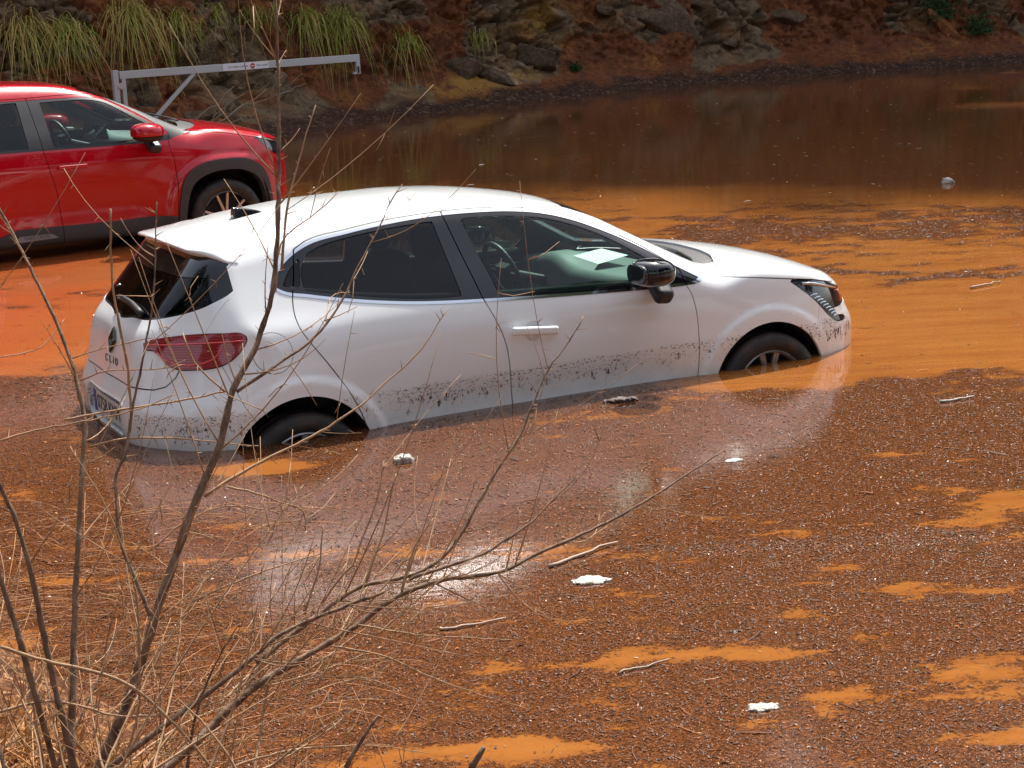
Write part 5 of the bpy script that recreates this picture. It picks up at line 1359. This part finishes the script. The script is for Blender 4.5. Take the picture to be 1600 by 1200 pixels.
for row, off in ((0, 7.0), (1, 4.2)):
    for X in np.arange(-12, 30, 2.9 if row == 0 else 3.3):
        X = X+random.uniform(-.6, .6)
        Yp = np.interp(X, SHORE[:, 0], SHORE[:, 1])+off+random.uniform(-.6, .6)
        d = (Yp-SHADE_A-SHADE_B*X)/(math.cos(SUN_AZ)-SHADE_B*math.sin(SUN_AZ))
        Ht = d*D_
        z0 = 9. if row == 0 else 5.4
        if row == 1: Ht = min(Ht*.74, z0+13)
        H = max(Ht-z0, 3.5); rh = min(H*.48, 6.5)
        tree(X, Yp, z0, H, 2.5, rh, k, 'dark green pine standing above the rocky bank, seen only mirrored in the flood', 'pines above the far bank'); k += 1
for X, Yp, H in ((-9, -7, 11), (-3.5, -11, 14), (3.5, -12, 14), (9, -11, 13), (17, -6, 12), (10.5, 3.4, 8.5), (12.2, -.6, 10), (9.6, .2, 8), (14.5, 3., 11), (13.5, 8.0, 10), (-10.5, 1.5, 12), (-12.5, 6.5, 14)):
    tree(X, Yp, .3, H, 2.8, H*.38, k, 'pine standing behind the viewer, seen only mirrored in the car windows', 'pines behind the viewer'); k += 1

# ---------------------------------------------------------------- grass tussocks on the far bank
M_GRASS = leaf_mat('tussock_blades', (.22, .34, .03), (.62, .45, .16), .3)
def tussock(p, n, L, label, dry=.4, seed=0, spread=1.0, width=.007, group='grass tussocks on the far bank', droop=1.0):
    rg = np.random.default_rng(seed); V = []; F = []; S = []; K = 7; q = 0
    for i in range(n):
        az = rg.uniform(0, 2*math.pi); el = rg.uniform(.3, 1.45); l = L*rg.uniform(.35, 1.2); w = width*rg.uniform(.6, 1.3)
        # lean outwards from the wall: mostly towards the viewer
        dx, dy = math.cos(az)+rg.normal(0, .25), math.sin(az)-.45
        h = np.array([dx, dy, 0]); h /= np.linalg.norm(h); b0 = np.array([rg.normal(0, .13), rg.normal(0, .05), rg.normal(0, .07)])*spread
        sd = np.cross(h, (0, 0, 1)); t = np.linspace(0, 1, K)
        r = l*(np.cos(el)*.75*t+.08*t); z = l*(np.sin(el)*t-droop*(.55+.5*rg.random())*t**2.0*1.25)
        pts = b0+h*r[:, None]*spread+np.c_[np.zeros(K), np.zeros(K), z]
        ww = w*(1-t**1.5)+.0008
        V.append(np.stack([pts-sd*ww[:, None], pts+sd*ww[:, None]], 1).reshape(-1, 3))
        for j in range(K-1): F.append((q+2*j, q+2*j+1, q+2*j+3, q+2*j+2))
        q += 2*K; S.append(np.full(2*K, (rg.uniform(.55, 1) if rg.random() < dry+.12 else rg.uniform(0, .35))))
    o = mesh_np('grass_tussock', np.vstack(V), F, M_GRASS, smooth=False, attrs={'shade': np.concatenate(S)})
    o.location = p; return tag(o, label, 'grass tussock', group)
for i, (x, z, n, L, dry, lab) in enumerate([
    (-6.12, 1.54, 210, 1.0, .80, 'straw-coloured drooping grass tussock, leftmost at the top of the bank'),
    (-5.60, 1.45, 150, .9, .55, 'drooping grass tussock second from the left above the red car roof'),
    (-4.95, 1.62, 260, 1.05, .74, 'large half-dry tussock hanging above the gate post'),
    (-4.45, 1.50, 130, .85, .42, 'yellow-green tussock just right of the large half-dry one'),
    (-4.15, 1.60, 100, .7, .40, 'small green tussock above the start of the gate bar'),
    (-3.55, 1.55, 80, .7, .38, 'small bright green tussock above the sign on the gate bar'),
    (-2.95, 1.42, 150, .85, .32, 'dense green tussock left of the gate bar end'),
    (-2.45, 1.35, 220, 1.0, .36, 'large green tussock hanging above the right half of the gate bar'),
    (-1.55, .98, 95, .95, .55, 'tussock with long drooping stems just past the free end of the gate bar'),
    (-.35, .95, 55, .5, .55, 'small thin tussock growing out of the rock face right of the gate'),
    (3.4, 1.7, 60, .5, .8, 'dry tussock at the top of the middle of the bank')]):
    tussock(bank_at(x, z)+np.array([0, -.06, .06]), int(n*1.6), L*1.10, lab, dry, 100+i, width=.0065, spread=1.0, droop=1.15)
# stems hanging down to the water from the tussock by the gate end
b = MB(); p0 = bank_at(-1.55, .98)+np.array([0, -.12, 0]); rg = np.random.default_rng(4)
for dx, ln in ((-.32, .9), (-.2, .95), (.02, 1.0), (.22, .95), (.45, .92)):
    t = np.linspace(0, 1, 9); b.tube(np.c_[p0[0]+dx*np.sin(t*1.5), p0[1]-.45*np.sin(t*2.2), p0[2]+.10*np.sin(t*3.1)-ln*t**1.6], np.linspace(.007, .004, 9), 5)
b.build('hanging_stems', simple('straw', (.42, .30, .14), .7), bpy.data.objects['grass_tussock.008'])
# green weeds on the bank
def weed(p, n, size, label, seed, name='leafy_weed', cat='weed', group=None):
    rg = np.random.default_rng(seed); c = rg.normal(0, 1, (n, 3))*np.array([.35, .3, .5])*size; c[:, 2] = np.abs(c[:, 2])
    u = rg.normal(size=(n, 3)); u /= np.linalg.norm(u, axis=1, keepdims=True); w = np.cross(u, rg.normal(size=(n, 3))); w /= np.linalg.norm(w, axis=1, keepdims=True)
    L = rg.uniform(.02, .05, n)[:, None]
    V = np.stack([c-u*L, c+w*L*.4, c+u*L, c-w*L*.4], 1).reshape(-1, 3)
    o = mesh_np(name, V, np.arange(4*n).reshape(-1, 4), M_WEED, smooth=False, attrs={'shade': np.repeat(rg.random(n), 4)}); o.location = p
    return tag(o, label, cat, group)
M_WEED = leaf_mat('weed_leaves', (.015, .05, .012), (.05, .12, .03))
weed(bank_at(1.35, .38), 130, .16, 'small bright green weed near the water below the rock face', 1)
weed(bank_at(8.6, .85), 700, .55, 'dark green leafy weed low on the bank at the top right', 2)
weed(bank_at(9.6, 1.25), 900, .7, 'dark green creeper hanging over the bank at the right edge', 3)
weed(bank_at(9.3, .55), 500, .42, 'patch of dark green leaves just above the leaning orange rock', 4)
# dry fallen branches on the slope behind the gate
M_DEAD = simple('dead_wood', (.34, .27, .20), .75)
def branch_pile(p, label, seed, n=6, L=1.1):
    rg = np.random.default_rng(seed); b = MB()
    for k in range(n):
        a = rg.uniform(.2, 1.0); l = L*rg.uniform(.5, 1); t = np.linspace(0, 1, 7)
        pts = np.c_[l*t*math.cos(a)+rg.normal(0, .02, 7), -.1*t+rg.normal(0, .02, 7), l*t*math.sin(a)*.8+rg.normal(0, .02, 7)]+np.array([rg.normal(0, .12), rg.normal(0, .05), 0])
        b.tube(pts, np.linspace(.016, .004, 7), 5)
    o = b.build('fallen_branch', M_DEAD, None, smooth=True); o.location = p; return tag(o, label, 'dead branch')
branch_pile((-4.0, 23.3, .25), 'tangle of pale dry twigs behind the gate brace', 1)
branch_pile(bank_at(-3.3, .45)+np.array([0, -.15, .05]), 'dry twigs lying on the earth slope right of the gate brace', 2, 4, .8)
# rocks lying on or sticking out of the bank
def rock(p, s, rot, label, mat, seed):
    rg = np.random.default_rng(seed); n = rg.normal(size=(16, 3)); n /= np.linalg.norm(n, axis=1, keepdims=True); d = rg.uniform(.62, 1., 16)
    M = np.array(rotm(*rot)); r = max(s)
    def F(P):
        q = ((P-np.array(p))@M)/np.array(s)
        v = (q@n.T-d)
        mx = v.max(1); return (mx+.05*np.log(np.exp((v-mx[:, None])/.05).sum(1)))*min(s)+.05*min(s)*fbm(P, 3/min(s)/3, 3, seed)
    lo = np.array(p)-r*1.15; hi = np.array(p)+r*1.15
    o = blob('boulder', F, lo, hi, r/13, mat, None, 3); return tag(o, label, 'rock')
def rock_mat(name, a, b_):
    m = NT(name); pos = m.pos(); c = m.mix(m.ramp(m.noise(pos, 5, 6, .7), [(.3, 0.), (.7, 1.)]), a, b_)
    c = m.mix(m.ramp(m.noise(pos, 17, 5, .7), [(.4, 0.), (.62, .7)]), c, (.045, .025, .015))
    m.p(Base__Color=c, Roughness=.8, Specular__IOR__Level=.3, Normal=m.bump(m.noise(pos, 22, 6, .7), .9, .03)); return m.m
M_ROCKG = rock_mat('grey_rock', (.075, .044, .024), (.24, .155, .085)); M_ROCKO = rock_mat('orange_rock', (.28, .085, .022), (.36, .15, .05)); M_ROCKB = rock_mat('brown_rock', (.09, .045, .022), (.20, .12, .06))
for a in ((-.62, .55, (.42, .25, .26), (10, 15, 20), 'grey boulder at the left end of the rock face', M_ROCKG), (-.05, .38, (.38, .22, .16), (0, 20, 5), 'flat grey slab leaning at the foot of the rock face', M_ROCKG),
          (.55, .62, (.40, .25, .20), (15, 30, 0), 'dark slanting rock below the ochre patch', M_ROCKG), (3.2, 1.0, (.75, .35, .42), (5, 25, 10), 'largest grey-brown boulder in the middle of the bank', M_ROCKG),
          (3.9, 1.45, (.40, .25, .22), (20, -10, 0), 'brown boulder on top of the largest one', M_ROCKB), (4.35, .62, (.20, .14, .10), (0, 5, 40), 'small grey rock resting on the earth slope', M_ROCKG),
          (2.0, 1.35, (.26, .2, .16), (10, 20, 30), 'rounded brown rock high on the bank left of the largest boulder', M_ROCKB), (5.6, 1.05, (.34, .2, .2), (25, 10, 0), 'brown rock jutting from the red earth right of the middle', M_ROCKB),
          (8.75, .62, (.14, .12, .40), (0, -42, 0), 'leaning orange rock slab at the right part of the bank', M_ROCKO), (7.7, 1.35, (.45, .25, .25), (0, 12, 0), 'ochre-grey boulder near the top right of the bank', M_ROCKB),
          (-4.1, .35, (.24, .14, .09), (0, 0, 20), 'pale flat stone on the ground behind the red hood', M_ROCKB), (-3.75, .30, (.16, .12, .09), (0, 10, 0), 'small pale stone beside the flat stone behind the red hood', M_ROCKB)):
    x, z, s, rot, lab, mt = a
    p = bank_at(x, z); rock(tuple(p+np.array([0, s[1]*.15 if z > .45 else -.1, 0])), s, rot, lab, mt, int(abs(x*100))+3)
# ---------------------------------------------------------------- swing barrier
def build_gate():
    A = Vector((-4.74, 22.5, 0)); B = Vector((-1.88, 24.48, 0)); L = (B-A).length; yaw = math.atan2(B.y-A.y, B.x-A.x)
    g = thing('barrier_gate', 'grey metal swing barrier with a long top bar and diagonal brace, behind the red car', 'barrier', (A.x, A.y, 0), (0, 0, yaw))
    M_G = simple('galvanised_grey_paint', (.52, .515, .50), .45, .2, bumps=(30, .15, .003))
    MB().box((L/2, 0, 1.055), (L, .05, .095)).build('top_bar', M_G, g, bevel=.004)
    MB().box((-.055, 0, .50), (.07, .07, 1.24)).build('post', M_G, g, bevel=.004)
    MB().box((.05, 0, .55), (.055, .045, .92)).build('upright', M_G, g, bevel=.003)
    for z in (.30, .92): MB().box((0, -.03, z), (.09, .03, .05)).lathe([(0, -.04), (.018, -.04), (.018, .04), (0, .04)], (0, -.035, z), 2, 12).build('hinge', M_G, g, bevel=.002)
    p0 = Vector((.06, 0, .16)); p1 = Vector((1.02, 0, 1.01)); d = p1-p0
    MB().box((p0+p1)/2, (d.length, .04, .045), (0, -math.atan2(d.z, d.x), 0)).build('brace', M_G, g, bevel=.003)
    e = MB().box((L-.03, 0, .925), (.06, .05, .17)).box((L-.07, 0, .855), (.07, .04, .03))
    e.build('end_stop', M_G, g, bevel=.003)
    MB().box((L-.035, -.035, .90), (.02, .012, .09)).build('latch', M_BLACK, g)
    s = MB().box((L*.505, -.0275, 1.055), (L*.19, .004, .088)).build('sign', simple('sign_white', (.80, .80, .82), .4), g)
    Mt = lambda x: Matrix(((1, 0, 0, x), (0, 0, -1, -.0305), (0, 1, 0, 1.054), (0, 0, 0, 1)))
    text_obj('SOLO PARA CLIENTES', 'sign_text', M_PBLACK, s, .029, Mt(L*.471), .0005)
    text_obj('ONLY GUEST', 'sign_text', M_PBLACK, s, .029, Mt(L*.573), .0005)
    MB().lathe([(0, 0), (.034, 0), (.034, .002), (0, .002)], (L*.532, -.0325, 1.055), 1, 24).build('stop_disc', simple('sign_red', (.55, .02, .02), .4), s)
    MB().box((L*.532, -.0335, 1.055), (.044, .002, .012)).build('stop_bar', simple('sign_bar', (.85, .8, .8), .4), s)
    return g
# ---------------------------------------------------------------- bare thorny shrub on the near bank
M_BARK = NT('shrub_bark'); _o = M_BARK.obj()
M_BARK.p(Base__Color=M_BARK.mix(M_BARK.ramp(M_BARK.noise(M_BARK.mapv(_o, sc=(1, 1, .4)), 55, 5, .7), [(.35, 0.), (.65, 1.)]), (.065, .034, .020), (.25, .15, .09)), Roughness=.8, Normal=M_BARK.bump(M_BARK.noise(_o, 160, 4), .6, .003)); M_BARK = M_BARK.m
M_TWIG = NT('twig_bark'); _o = M_TWIG.obj()
M_TWIG.p(Base__Color=M_TWIG.mix(M_TWIG.noise(_o, 40, 3), (.20, .10, .045), (.46, .29, .155)), Roughness=.75); M_TWIG = M_TWIG.m
M_STRAW = leaf_mat('dead_straw', (.12, .045, .015), (.55, .28, .09), .2)
_FW = np.array([0, math.cos(CAM_PITCH), -math.sin(CAM_PITCH)])
_RT = np.array(_r2); _DN = np.array(_d2)
def world_line(px, d0, d1, seed, wob=.01):
    """a stem surveyed from the photo, set at its own distance from the viewer"""
    px = np.array(px, float); s = np.r_[0, np.cumsum(np.linalg.norm(np.diff(px, axis=0), axis=1))]
    n = max(4, int(s[-1]/14)); q = np.linspace(0, s[-1], n); uv = pchip(s, px, q) if len(px) > 2 else np.c_[np.interp(q, s, px[:, 0]), np.interp(q, s, px[:, 1])]
    rg = np.random.default_rng(seed); d = np.linspace(d0, d1, n)+np.cumsum(rg.normal(0, wob*.25, n))
    uv = uv+rg.normal(0, .5, uv.shape)
    P = np.array([0, 0, CAM_H])+d[:, None]*(_FW+((uv[:, :1]-800)/2763.98)*_RT+((uv[:, 1:]-600)/2763.98)*_DN)
    return P
STEMS = [
 # pixels, distance at base and tip, radius at base and tip, twig amount
 ([(158, 1190), (200, 1095), (250, 940), (305, 785), (345, 690), (362, 615), (400, 540), (428, 440), (434, 340), (436, 220), (434, 100), (430, -20)], 3.15, 3.35, .0125, .0028, 1.),
 ([(112, 1150), (117, 960), (125, 800), (131, 700), (133, 670), (122, 605), (95, 520), (60, 445), (25, 375), (0, 325), (-30, 230), (-45, 120)], 3.2, 3.5, .0090, .0016, .7),
 ([(104, 1150), (70, 1000), (50, 900), (25, 815), (-5, 745), (-45, 640), (-70, 520), (-80, 400)], 3.0, 2.9, .0085, .0016, .5),
 ([(62, 1110), (25, 980), (0, 900), (-10, 860), (-50, 740), (-110, 600)], 2.95, 2.9, .0080, .0018, .4),
 ([(300, 1165), (400, 1072), (460, 1035), (550, 982), (627, 928), (695, 906), (780, 894), (840, 865), (920, 830), (1010, 782), (1075, 740), (1130, 704)], 3.1, 3.6, .0100, .0016, .9),
 ([(400, 1035), (485, 970), (570, 915), (640, 900), (680, 880), (720, 835), (750, 780), (780, 730), (812, 680), (835, 625), (858, 575), (885, 540), (912, 495)], 3.2, 3.6, .0070, .0014, .6),
 ([(640, 905), (700, 884), (750, 868), (790, 843), (825, 820), (870, 775), (907, 737)], 3.25, 3.4, .0045, .0014, .3),
 ([(290, 1110), (380, 1040), (440, 990), (520, 955), (600, 925)], 3.05, 3.2, .0065, .004, .6),
 ([(627, 925), (636, 890), (648, 855), (677, 810)], 3.25, 3.3, .0035, .0012, .2),
 ([(572, 910), (585, 870), (600, 830), (608, 785), (620, 740)], 3.2, 3.25, .0032, .0012, .2),
 ([(502, 945), (530, 905), (552, 880), (570, 830), (588, 785), (600, 720)], 3.2, 3.25, .0036, .0012, .2),
 ([(477, 955), (490, 915), (500, 880), (503, 845), (506, 820)], 3.15, 3.15, .0028, .0012, .1),
 ([(480, 560), (350, 755)][::-1]+[], 3.3, 3.3, .0001, .0001, 0),
 ([(320, 775), (350, 755), (420, 715), (500, 675), (570, 628), (600, 600), (650, 555), (700, 482)], 3.3, 3.5, .0042, .0012, .4),
 ([(370, 612), (435, 568), (482, 535), (505, 512), (522, 490), (540, 460), (560, 415), (585, 370), (610, 317), (628, 288)], 3.25, 3.5, .0045, .0012, .4),
 ([(430, 455), (437, 385), (470, 350), (482, 342), (530, 300)], 3.32, 3.4, .0030, .0011, .2),
 ([(172, 327), (175, 440), (187, 510), (197, 560), (205, 650), (196, 700)], 3.25, 3.3, .0024, .0036, .1),
 ([(235, 962), (210, 900), (190, 850), (182, 800), (180, 750), (197, 705), (205, 650), (225, 550), (240, 460), (245, 315)], 3.1, 3.3, .0050, .0014, .3),
 ([(440, 420), (448, 330), (466, 255), (493, 165)], 3.35, 3.4, .0036, .0014, .1),
 ([(100, 656), (160, 645), (212, 637), (300, 622), (352, 612)], 3.2, 3.3, .0026, .0022, .1),
 ([(-5, 690), (60, 672), (150, 655), (220, 638), (275, 615)], 3.1, 3.2, .0024, .0012, .1),
 ([(137, 699), (200, 685), (260, 684), (325, 690), (405, 697)], 3.2, 3.3, .0026, .0011, .1),
 ([(125, 594), (175, 579), (250, 577), (290, 562)], 3.4, 3.3, .0022, .001, .1),
 ([(112, 560), (160, 545), (200, 536), (240, 527)], 3.4, 3.3, .0018, .001, .1),
 ([(560, 977), (640, 990), (700, 995), (800, 1000)], 3.2, 3.3, .0024, .001, .2),
 ([(520, 1010), (600, 1025), (670, 1057), (750, 1085), (830, 1110)], 3.15, 3.3, .0026, .001, .3),
 ([(250, 340), (285, 520), (300, 560), (352, 612)][1:], 3.3, 3.3, .002, .0026, .1),
 ([(-5, 560), (60, 545), (130, 545)][:2]+[(100, 500)], 3.3, 3.4, .0016, .001, .1),
 ([(355, 760), (400, 770), (440, 785), (475, 800), (478, 830)], 3.3, 3.35, .0028, .0014, .4),
 ([(235, 860), (290, 815), (360, 790), (430, 800), (470, 828)], 3.2, 3.3, .0022, .001, .3),
 ([(300, 940), (380, 905), (350, 885), (430, 870)][:2]+[(450, 880), (520, 860)], 3.1, 3.2, .0026, .0012, .3),
 ([(0, 1010), (60, 1030), (180, 1060), (290, 1150), (330, 1200)], 2.9, 3.0, .0040, .003, .3),
 ([(540, 1200), (560, 1165), (575, 1140), (592, 1118)], 3.0, 3.0, .0055, .0030, .1),
 ([(735, 1205), (745, 1185), (756, 1168)], 2.95, 2.95, .0075, .006, .0),
 ([(-10, 1115), (80, 1095), (200, 1120), (330, 1100), (420, 1040)], 2.95, 3.1, .0035, .0015, .4),
]
_rg = np.random.default_rng(2024)
for _k in range(30):
    bx = _rg.uniform(-60, 430); by = 1215; ang = math.radians(_rg.normal(90-(bx-60)*.10, 24)); ln = _rg.uniform(130, 560)*(1.0 if bx < 250 else .7); cv = _rg.normal(0, .22)
    STEMS.append(([(bx+ln*t*math.cos(ang+cv*t), by-ln*t*math.sin(ang+cv*t)) for t in (0, .25, .5, .75, 1.)], _rg.uniform(2.85, 3.1), _rg.uniform(2.9, 3.4), _rg.uniform(.0024, .0046), .0010, .45))
for _k in range(12):
    bx = _rg.uniform(300, 620); by = 1130-(bx-300)*.5+_rg.uniform(-30, 60); ang = math.radians(_rg.uniform(5, 60)); ln = _rg.uniform(120, 330); cv = _rg.normal(0, .15)
    STEMS.append(([(bx+ln*t*math.cos(ang+cv*t), by-ln*t*math.sin(ang+cv*t)) for t in (0, .3, .6, 1.)], 3.15, _rg.uniform(3.1, 3.4), _rg.uniform(.0018, .0030), .0008, .4))
def grow_twigs(P, r0, r1, amount, rg, b_twig, thorns):
    """side twigs and thorns along a stem; returns nothing, fills the builders"""
    seg = np.linalg.norm(np.diff(P, axis=0), axis=1).sum()
    T = np.gradient(P, axis=0); T /= np.maximum(np.linalg.norm(T, axis=1, keepdims=True), 1e-9)
    n = int(seg/.036)
    for _ in range(n):
        i = rg.integers(1, len(P)-1); f = i/len(P); u = rg.normal(size=3); u -= T[i]*(u@T[i]); u /= np.linalg.norm(u)
        l = rg.uniform(.008, .026); p = P[i]+(P[i+1]-P[i])*rg.random() if i+1 < len(P) else P[i]
        thorns.tube([p, p+(u+T[i]*.5)*l], [.0011, .0003], 4)
    n = rg.poisson(amount*seg*13)
    for _ in range(n):
        i = rg.integers(len(P)//6, len(P)-1); u = rg.normal(size=3); u -= T[i]*(u@T[i]); u /= np.linalg.norm(u)
        l = rg.uniform(.06, .42)*(1.15-.5*i/len(P)); t = np.linspace(0, 1, 7)
        c = rg.normal(size=3)*.05*l; up = np.array([0, 0, .22])*l
        q = P[i]+(u*.8+T[i]*.7)*l*t[:, None]+c*np.sin(t*3)[:, None]+up*(t**2)[:, None]
        rr = r0+(r1-r0)*i/len(P); rr = min(rr*.42, .0017)
        b_twig.tube(q, np.linspace(max(rr, .0009), .0005, 7), 5)
        for _k in range(int(l/.05)):
            j = rg.integers(1, 6); w = rg.normal(size=3); w /= np.linalg.norm(w)
            thorns.tube([q[j], q[j]+w*rg.uniform(.006, .02)], [.0009, .0003], 4)
            if rg.random() < .12:
                e = q[j]+w*rg.uniform(.03, .1); b_twig.tube([q[j], (q[j]+e)/2+rg.normal(size=3)*.004, e], [.0010, .0009, .0006], 4)
shrub = thing('bare_shrub', 'leafless thorny shrub with brown stems reaching up in front of the white car', 'shrub', (0, 0, 0))
for si, (px, d0, d1, r0, r1, am) in enumerate(STEMS):
    if r0 < .0005: continue
    rg = np.random.default_rng(500+si)
    P = world_line(px, d0, d1, si)
    if px[0][1] > 1085 and px[0][0] < 320:
        g = P[0]+(P[0]-P[2])/max(np.linalg.norm(P[0]-P[2]), 1e-6)*.22; P = np.vstack([g, (g+P[0])/2, P])
    r0 *= .80; r1 *= .8
    st = MB().tube(P, np.linspace(r0, r1, len(P))*(1+.08*rg.normal(size=len(P))), 8).build('stem', M_BARK if r0 > .0034 else M_TWIG, shrub, smooth=True)
    bt = MB(); th = MB(); grow_twigs(P, r0, r1, am, rg, bt, th)
    if bt.n: tag(bt.build('twigs', M_TWIG, st, smooth=True), kind='stuff')
    if th.n: tag(th.build('thorns', M_TWIG, st), kind='stuff')

# thin dry stalks standing and lying round the foot of the shrub
rg = np.random.default_rng(77); b = MB()
for k in range(400):
    x = rg.uniform(-1.35, -.30); y = rg.uniform(2.75, 4.1); z = float(near_h(np.array([x]), np.array([y]))[0])
    az = rg.uniform(0, 6.28); el = rg.uniform(.25, 1.5); l = rg.uniform(.15, .75)*(1.0 if x < -.7 else .7); t = np.linspace(0, 1, 8)
    d = np.array([math.cos(az)*math.cos(el), math.sin(az)*math.cos(el), math.sin(el)])
    c = rg.normal(size=3)*.16*l
    pts = np.array([x, y, max(z, 0)])+d*l*t[:, None]+c*(t**2)[:, None]-np.array([0, 0, .15*l])*(t**2)[:, None]
    b.tube(pts, np.linspace(rg.uniform(.0010, .0024), .0006, 8), 4)
for (x0, x1, y0, y1, n_) in ((-1.9, -.9, 5.0, 6.9, 150), (-1.3, -.5, 3.9, 5.2, 70)):
    for k in range(n_):
        x = rg.uniform(x0, x1); y = rg.uniform(y0, y1); l = rg.uniform(.1, .45); az = rg.normal(0, .35)+(math.pi if rg.random() < .5 else 0)
        z = max(float(near_h(np.array([x]), np.array([y]))[0]), 0)+rg.uniform(.004, .05); t = np.linspace(0, 1, 6)
        b.tube(np.c_[x+l*t*math.cos(az), y+l*t*math.sin(az)+.03*np.sin(t*3), z+.03*np.sin(t*3.14)*rg.random()+0*t], [.0014]*5+[.0007], 4)
M_STALK = NT('dry_stalk'); _o = M_STALK.obj(); M_STALK.p(Base__Color=M_STALK.mix(M_STALK.ramp(M_STALK.noise(_o, 9, 3), [(.35, 0.), (.65, 1.)]), (.15, .045, .014), (.50, .24, .09)), Roughness=.75)
tag(b.build('dry_stalks', M_STALK.m, None, smooth=True), 'thin pale dry stalks tangled round the foot of the shrub and over the water edge', 'stalks', kind='stuff')
# broken dead grass clump in the bottom left corner
rg = np.random.default_rng(9); V = []; F = []; S = []; q = 0
for k in range(4200):
    x = rg.uniform(-1.4, -.35)-0*1; y = rg.uniform(2.7, 4.2); z = float(near_h(np.array([x]), np.array([y]))[0]); l = rg.uniform(.05, .22); az = rg.uniform(0, 6.28); el = rg.uniform(-.1, 1.3)
    d = np.array([math.cos(az)*math.cos(el), math.sin(az)*math.cos(el), math.sin(el)]); sd = np.cross(d, rg.normal(size=3)); sd /= np.linalg.norm(sd); w = rg.uniform(.0015, .006)
    for j in range(4):
        t = j/3; p = np.array([x, y, z])+d*l*t-np.array([0, 0, .5*l])*t*t; V += [p-sd*w*(1-t*.8), p+sd*w*(1-t*.8)]
        if j: F.append((q+2*j-2, q+2*j-1, q+2*j+1, q+2*j))
    q += 8; S += [rg.random()]*8
tag(mesh_np('dead_grass', np.array(V), F, M_STRAW, smooth=False, attrs={'shade': np.array(S)}), 'broken orange-brown dead grass covering the bottom left corner', 'dead grass', kind='stuff')
# ---------------------------------------------------------------- the cars and the gate
white = build_white()
red = build_red()
gate = build_gate()
